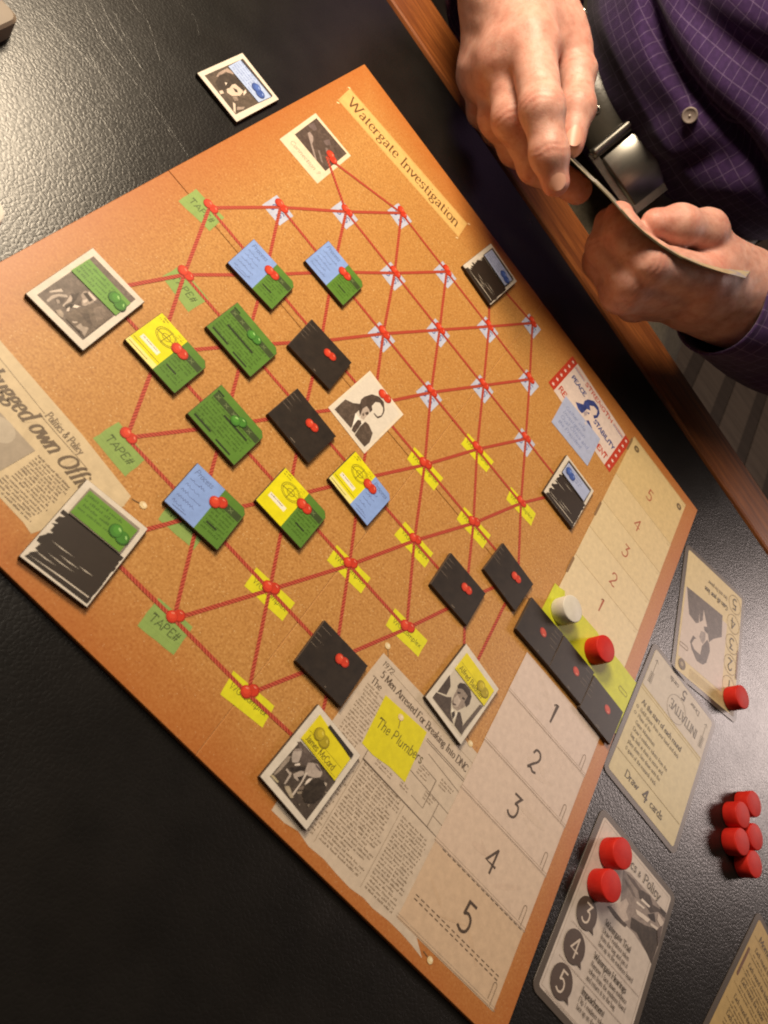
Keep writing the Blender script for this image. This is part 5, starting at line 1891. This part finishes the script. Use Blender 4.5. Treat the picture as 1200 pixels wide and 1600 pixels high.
def tube(name, pts, mat, parent=None, seg=40, sub=10, fold=0.0025, flare=0.0, close=False, seed=1):
    """cloth tube along a path of (point, radius)"""
    rr = random.Random(seed)
    ph = [rr.uniform(0, 6) for _ in range(6)]
    P = []
    for k in range(len(pts) - 1):
        a, b, c_, d_ = pts[max(k - 1, 0)], pts[k], pts[k + 1], pts[min(k + 2, len(pts) - 1)]
        for s in range(sub):
            t = s / sub
            f = lambda A, B, C_, D_: 0.5 * (2 * B + (C_ - A) * t + (2 * A - 5 * B + 4 * C_ - D_) * t * t + (3 * B - A - 3 * C_ + D_) * t ** 3)
            P.append((f(a[0], b[0], c_[0], d_[0]), f(a[1], b[1], c_[1], d_[1])))
    P.append(pts[-1])
    V, F, U = [], [], []
    ln = 0
    ref = np.array((0.0, 0.0, 1.0))
    for k, (p, r) in enumerate(P):
        q0, q1 = P[max(k - 1, 0)][0], P[min(k + 1, len(P) - 1)][0]
        ax = (q1 - q0) / np.linalg.norm(q1 - q0)
        e1 = ref - (ref @ ax) * ax
        e1 = e1 / np.linalg.norm(e1)
        e2 = np.cross(ax, e1)
        if k:
            ln += float(np.linalg.norm(p - P[k - 1][0]))
        for i in range(seg + 1):
            th = 2 * math.pi * i / seg
            g = 1 + 0 * th
            fo = fold * (math.sin(ln * 190 + 2 * math.sin(th + ph[0]) + ph[1]) * (0.5 + 0.5 * math.sin(th + ph[2])) + .7 * math.sin(3 * th + ln * 60 + ph[3]))
            rad = r + fo * (0.35 if k < 2 else 1)
            V.append(p + (e1 * math.cos(th) + e2 * math.sin(th)) * rad)
            U.append((th * r, ln))
    for k in range(len(P) - 1):
        for i in range(seg):
            q = k * (seg + 1) + i
            F.append((q, q + seg + 1, q + seg + 2, q + 1))
    return pmesh(name, V, F, mat, uvs=U, parent=parent)


def cuffed_sleeve(name, wrist, path, rc, seed):
    sl = tube(name, [(wrist, rc)] + path, M_SHIRT, seed=seed)
    md = sl.modifiers.new('cloth_thickness', 'SOLIDIFY')
    md.thickness = .0016
    md.offset = 1
    return sl


ls = cuffed_sleeve('left_sleeve', W_(1126, 473, .515), [(W_(1170, 494, .530), .0360), (W_(1240, 522, .555), .0425), (np.array((.405, .50, .105)), .048), (np.array((.43, .62, .20)), .058), (np.array((.36, .72, .38)), .075)], .0335, 3)
rs = cuffed_sleeve('right_sleeve', W_(803, 14, .522), [(W_(800, -60, .535), .044), (W_(790, -150, .56), .046), (np.array((-.085, .60, .10)), .050), (np.array((-.09, .70, .22)), .060), (np.array((-.02, .74, .38)), .075)], .0425, 5)

# shirt button
def lathe(prof, k=24):
    V, F = [], []
    for a, b in prof:
        V += [(a * math.cos(2 * math.pi * i / k), a * math.sin(2 * math.pi * i / k), b) for i in range(k)]
    for q in range(len(prof) - 1):
        for i in range(k):
            j = (i + 1) % k
            F.append((q * k + i, q * k + j, (q + 1) * k + j, (q + 1) * k + i))
    F.append(tuple(range((len(prof) - 1) * k, len(prof) * k)))
    return V, F


def orient(o, loc, nrm):
    o.rotation_euler = Vector(nrm).to_track_quat('Z', 'Y').to_euler()
    o.location = Vector(loc) - PL


V, F = lathe([(.0056, 0), (.0058, .0012), (.0052, .0019), (.0044, .0016), (.0038, .0011), (.0, .0011)])
n = N('button_plastic')
M_BUTTON = n.set('9b8f8a', .3, .5)
bp = torso(-.03, .046)
bt = mesh_obj('shirt_button', V, F, M_BUTTON, shirt, smooth=True)
orient(bt, bp + np.array((0, -.0015, 0)), (-.05, -1, .12))
V, F = lathe([(.0008, 0), (.0008, .0012), (.0, .0013)], 8)
th_ = mesh_obj('button_thread', V, F, ink('d8cfc8'), shirt, smooth=True)
orient(th_, bp + np.array((0, -.0022, 0)), (-.05, -1, .12))

# belt, buckle, trousers
V, F, = [], []
NB = 120
for i in range(NB + 1):
    th = -math.pi + 2 * math.pi * i / NB
    for (zz, o_) in ((-.042, .014), (-.0415, .0172), (-.022, .0108), (-.0025, .0032), (-.002, .000)):
        a, b = .130 + o_, .100 + o_
        V.append((XC + math.copysign(abs(math.sin(th)) ** .82, th) * a, YC - math.copysign(abs(math.cos(th)) ** .82, math.cos(th)) * b, zz))
for i in range(NB):
    for j in range(4):
        q = i * 5 + j
        F.append((q, q + 5, q + 6, q + 1))
belt = pmesh('belt', V, F, M_BELT)
hv, hf = lathe([(.0034, 0), (.0032, .0005), (.0022, .0006), (.0020, .0001), (0, .0001)], 16)
for xx in (-.052, -.080):
    e = mesh_obj('belt_eyelet', hv, hf, M_METAL, belt, smooth=True)
    yy = YC - .111 * (1 - (abs(xx) / .141) ** (2 / .82)) ** (.82 / 2)
    nx_, ny_ = xx / .141 ** 2, (yy - YC) / .111 ** 2
    nl_ = math.hypot(nx_, ny_)
    orient(e, (XC + xx + nx_ / nl_ * .0002, yy + ny_ / nl_ * .0002, -.022), (nx_ / nl_, ny_ / nl_, .33))


def box(cx, cy, cz, sx, sy, sz, ch=.0008):
    P = rect_pts(sx * 1000, sz * 1000)
    V, F = slab(P, 0, sy * 1000, ch * 1000)
    return [(cx + v[0], cy - v[2], cz + v[1]) for v in V], F


yb_ = YC - .110


def tilted(V, cz=-.022, ang=math.radians(30)):
    # the belly pushes the buckle's top back
    out = []
    for x, y, z in V:
        dy, dz = y - yb_, z - cz
        out.append((x, yb_ + dy * math.cos(ang) + dz * math.sin(ang), cz + dz * math.cos(ang) - dy * math.sin(ang)))
    return out


for (cx, cz, sx, sz) in ((XC - .026, -.022, .007, .046), (XC + .030, -.022, .007, .046), (XC + .002, -.0015, .060, .006), (XC + .002, -.0425, .060, .006)):
    V, F = box(cx, yb_ - .001, cz, sx, .0050, sz)
    pmesh('buckle_bar', tilted(V), F, M_METAL, False, parent=belt)
V, F = [], []
for i in range(17):
    x = -.0225 + .049 * i / 16
    yy = -.0030 - .0085 * (1 - (x / .030) ** 2)
    for zz, o_ in ((-.0185, .004), (-.0175, .0006), (-.0150, 0), (.0150, 0), (.0175, .0006), (.0185, .004)):
        V.append((XC + .003 + x, yb_ + yy + o_, -.022 + zz))
for i in range(16):
    for j in range(5):
        q = i * 6 + j
        F.append((q, q + 6, q + 7, q + 1))
pmesh('buckle_plate', tilted(V), F, M_METAL, True, parent=belt)
V, F = [], []
for i in range(13):
    for k in range(16):
        an = 2 * math.pi * k / 16
        V.append((XC - .0275 + .0042 * math.cos(an), yb_ - .006 + .0042 * math.sin(an), -.022 - .021 + .042 * i / 12))
for i in range(12):
    for k in range(16):
        F.append((i * 16 + k, i * 16 + (k + 1) % 16, (i + 1) * 16 + (k + 1) % 16, (i + 1) * 16 + k))
F += [tuple(reversed(range(16))), tuple(range(192, 208))]
pmesh('buckle_roller', tilted(V), F, M_METAL, True, parent=belt)
V, F = box(XC + .052, yb_ + .003, -.022, .012, .0050, .046)
pmesh('belt_keeper', tilted(V), F, M_BELT, False, parent=belt)


def trousers(Q):
    d = None
    for a, b, ra, rb in ((( .10, .72, -.15), (.22, .72, -.15), .115, .115), ((.085, .68, -.155), (.060, .26, -.185), .090, .072), ((.255, .68, -.155), (.300, .26, -.185), .098, .074),
                         ((.060, .26, -.185), (.060, .25, -.62), .070, .055), ((.300, .26, -.185), (.300, .25, -.62), .072, .055)):
        e = seg_dist(Q, np.array(a), np.array(b), ra, rb)
        d = e if d is None else smin(d, e, .03)
    return d + .004 * np.sin(Q[:, 1] * 55 + 3 * np.sin(Q[:, 0] * 40)) * np.exp(-((Q[:, 1] - .60) / .12) ** 2)


V, F = surface_net(trousers, (-.06, .14, -.70), (.42, .87, .0), .012)
pmesh('trousers', V, F, M_TROUSER)

# watch clasp glinting at the right cuff
wb = tag(empty('bracelet', Vector(W_(914, 44, .492))), 'thin silver bracelet glinting at the right cuff', 'bracelet')
for k in range(4):
    V, F = slab(round_rect(4.6, 4.6, 1.2), 0, 2.0, .5)
    o = mesh_obj('link', V, F, M_METAL, wb)
    d = W_(917, 66, .492) - W_(912, 22, .494)
    o.location = Vector(d) * (k / 3 - .5)
    o.rotation_euler = (np.array(CAM_POS) - W_(914, 44, .492) @ np.eye(3)).tolist() and Vector(np.array(CAM_POS) - W_(914, 44, .492)).to_track_quat('Z', 'Y').to_euler()

# chair under the player
chair = tag(empty('chair', (.17, .76, -.735)), 'dark padded chair under the player', 'chair')
V, F = slab(round_rect(430, 420, 50), 400, 455, 12)
M_SEAT = ink('2a2622', .6)
mesh_obj('seat', V, F, M_SEAT, chair)
for sx in (-1, 1):
    for sy in (-1, 1):
        V, F = slab(rect_pts(34, 34, sx * 180, sy * 170), 0, 402)
        mesh_obj('leg', V, F, M_OAK, chair)
V, F = slab(rect_pts(400, 40, 0, 235), 400, 800, 10)
mesh_obj('backrest', V, F, M_SEAT, chair)
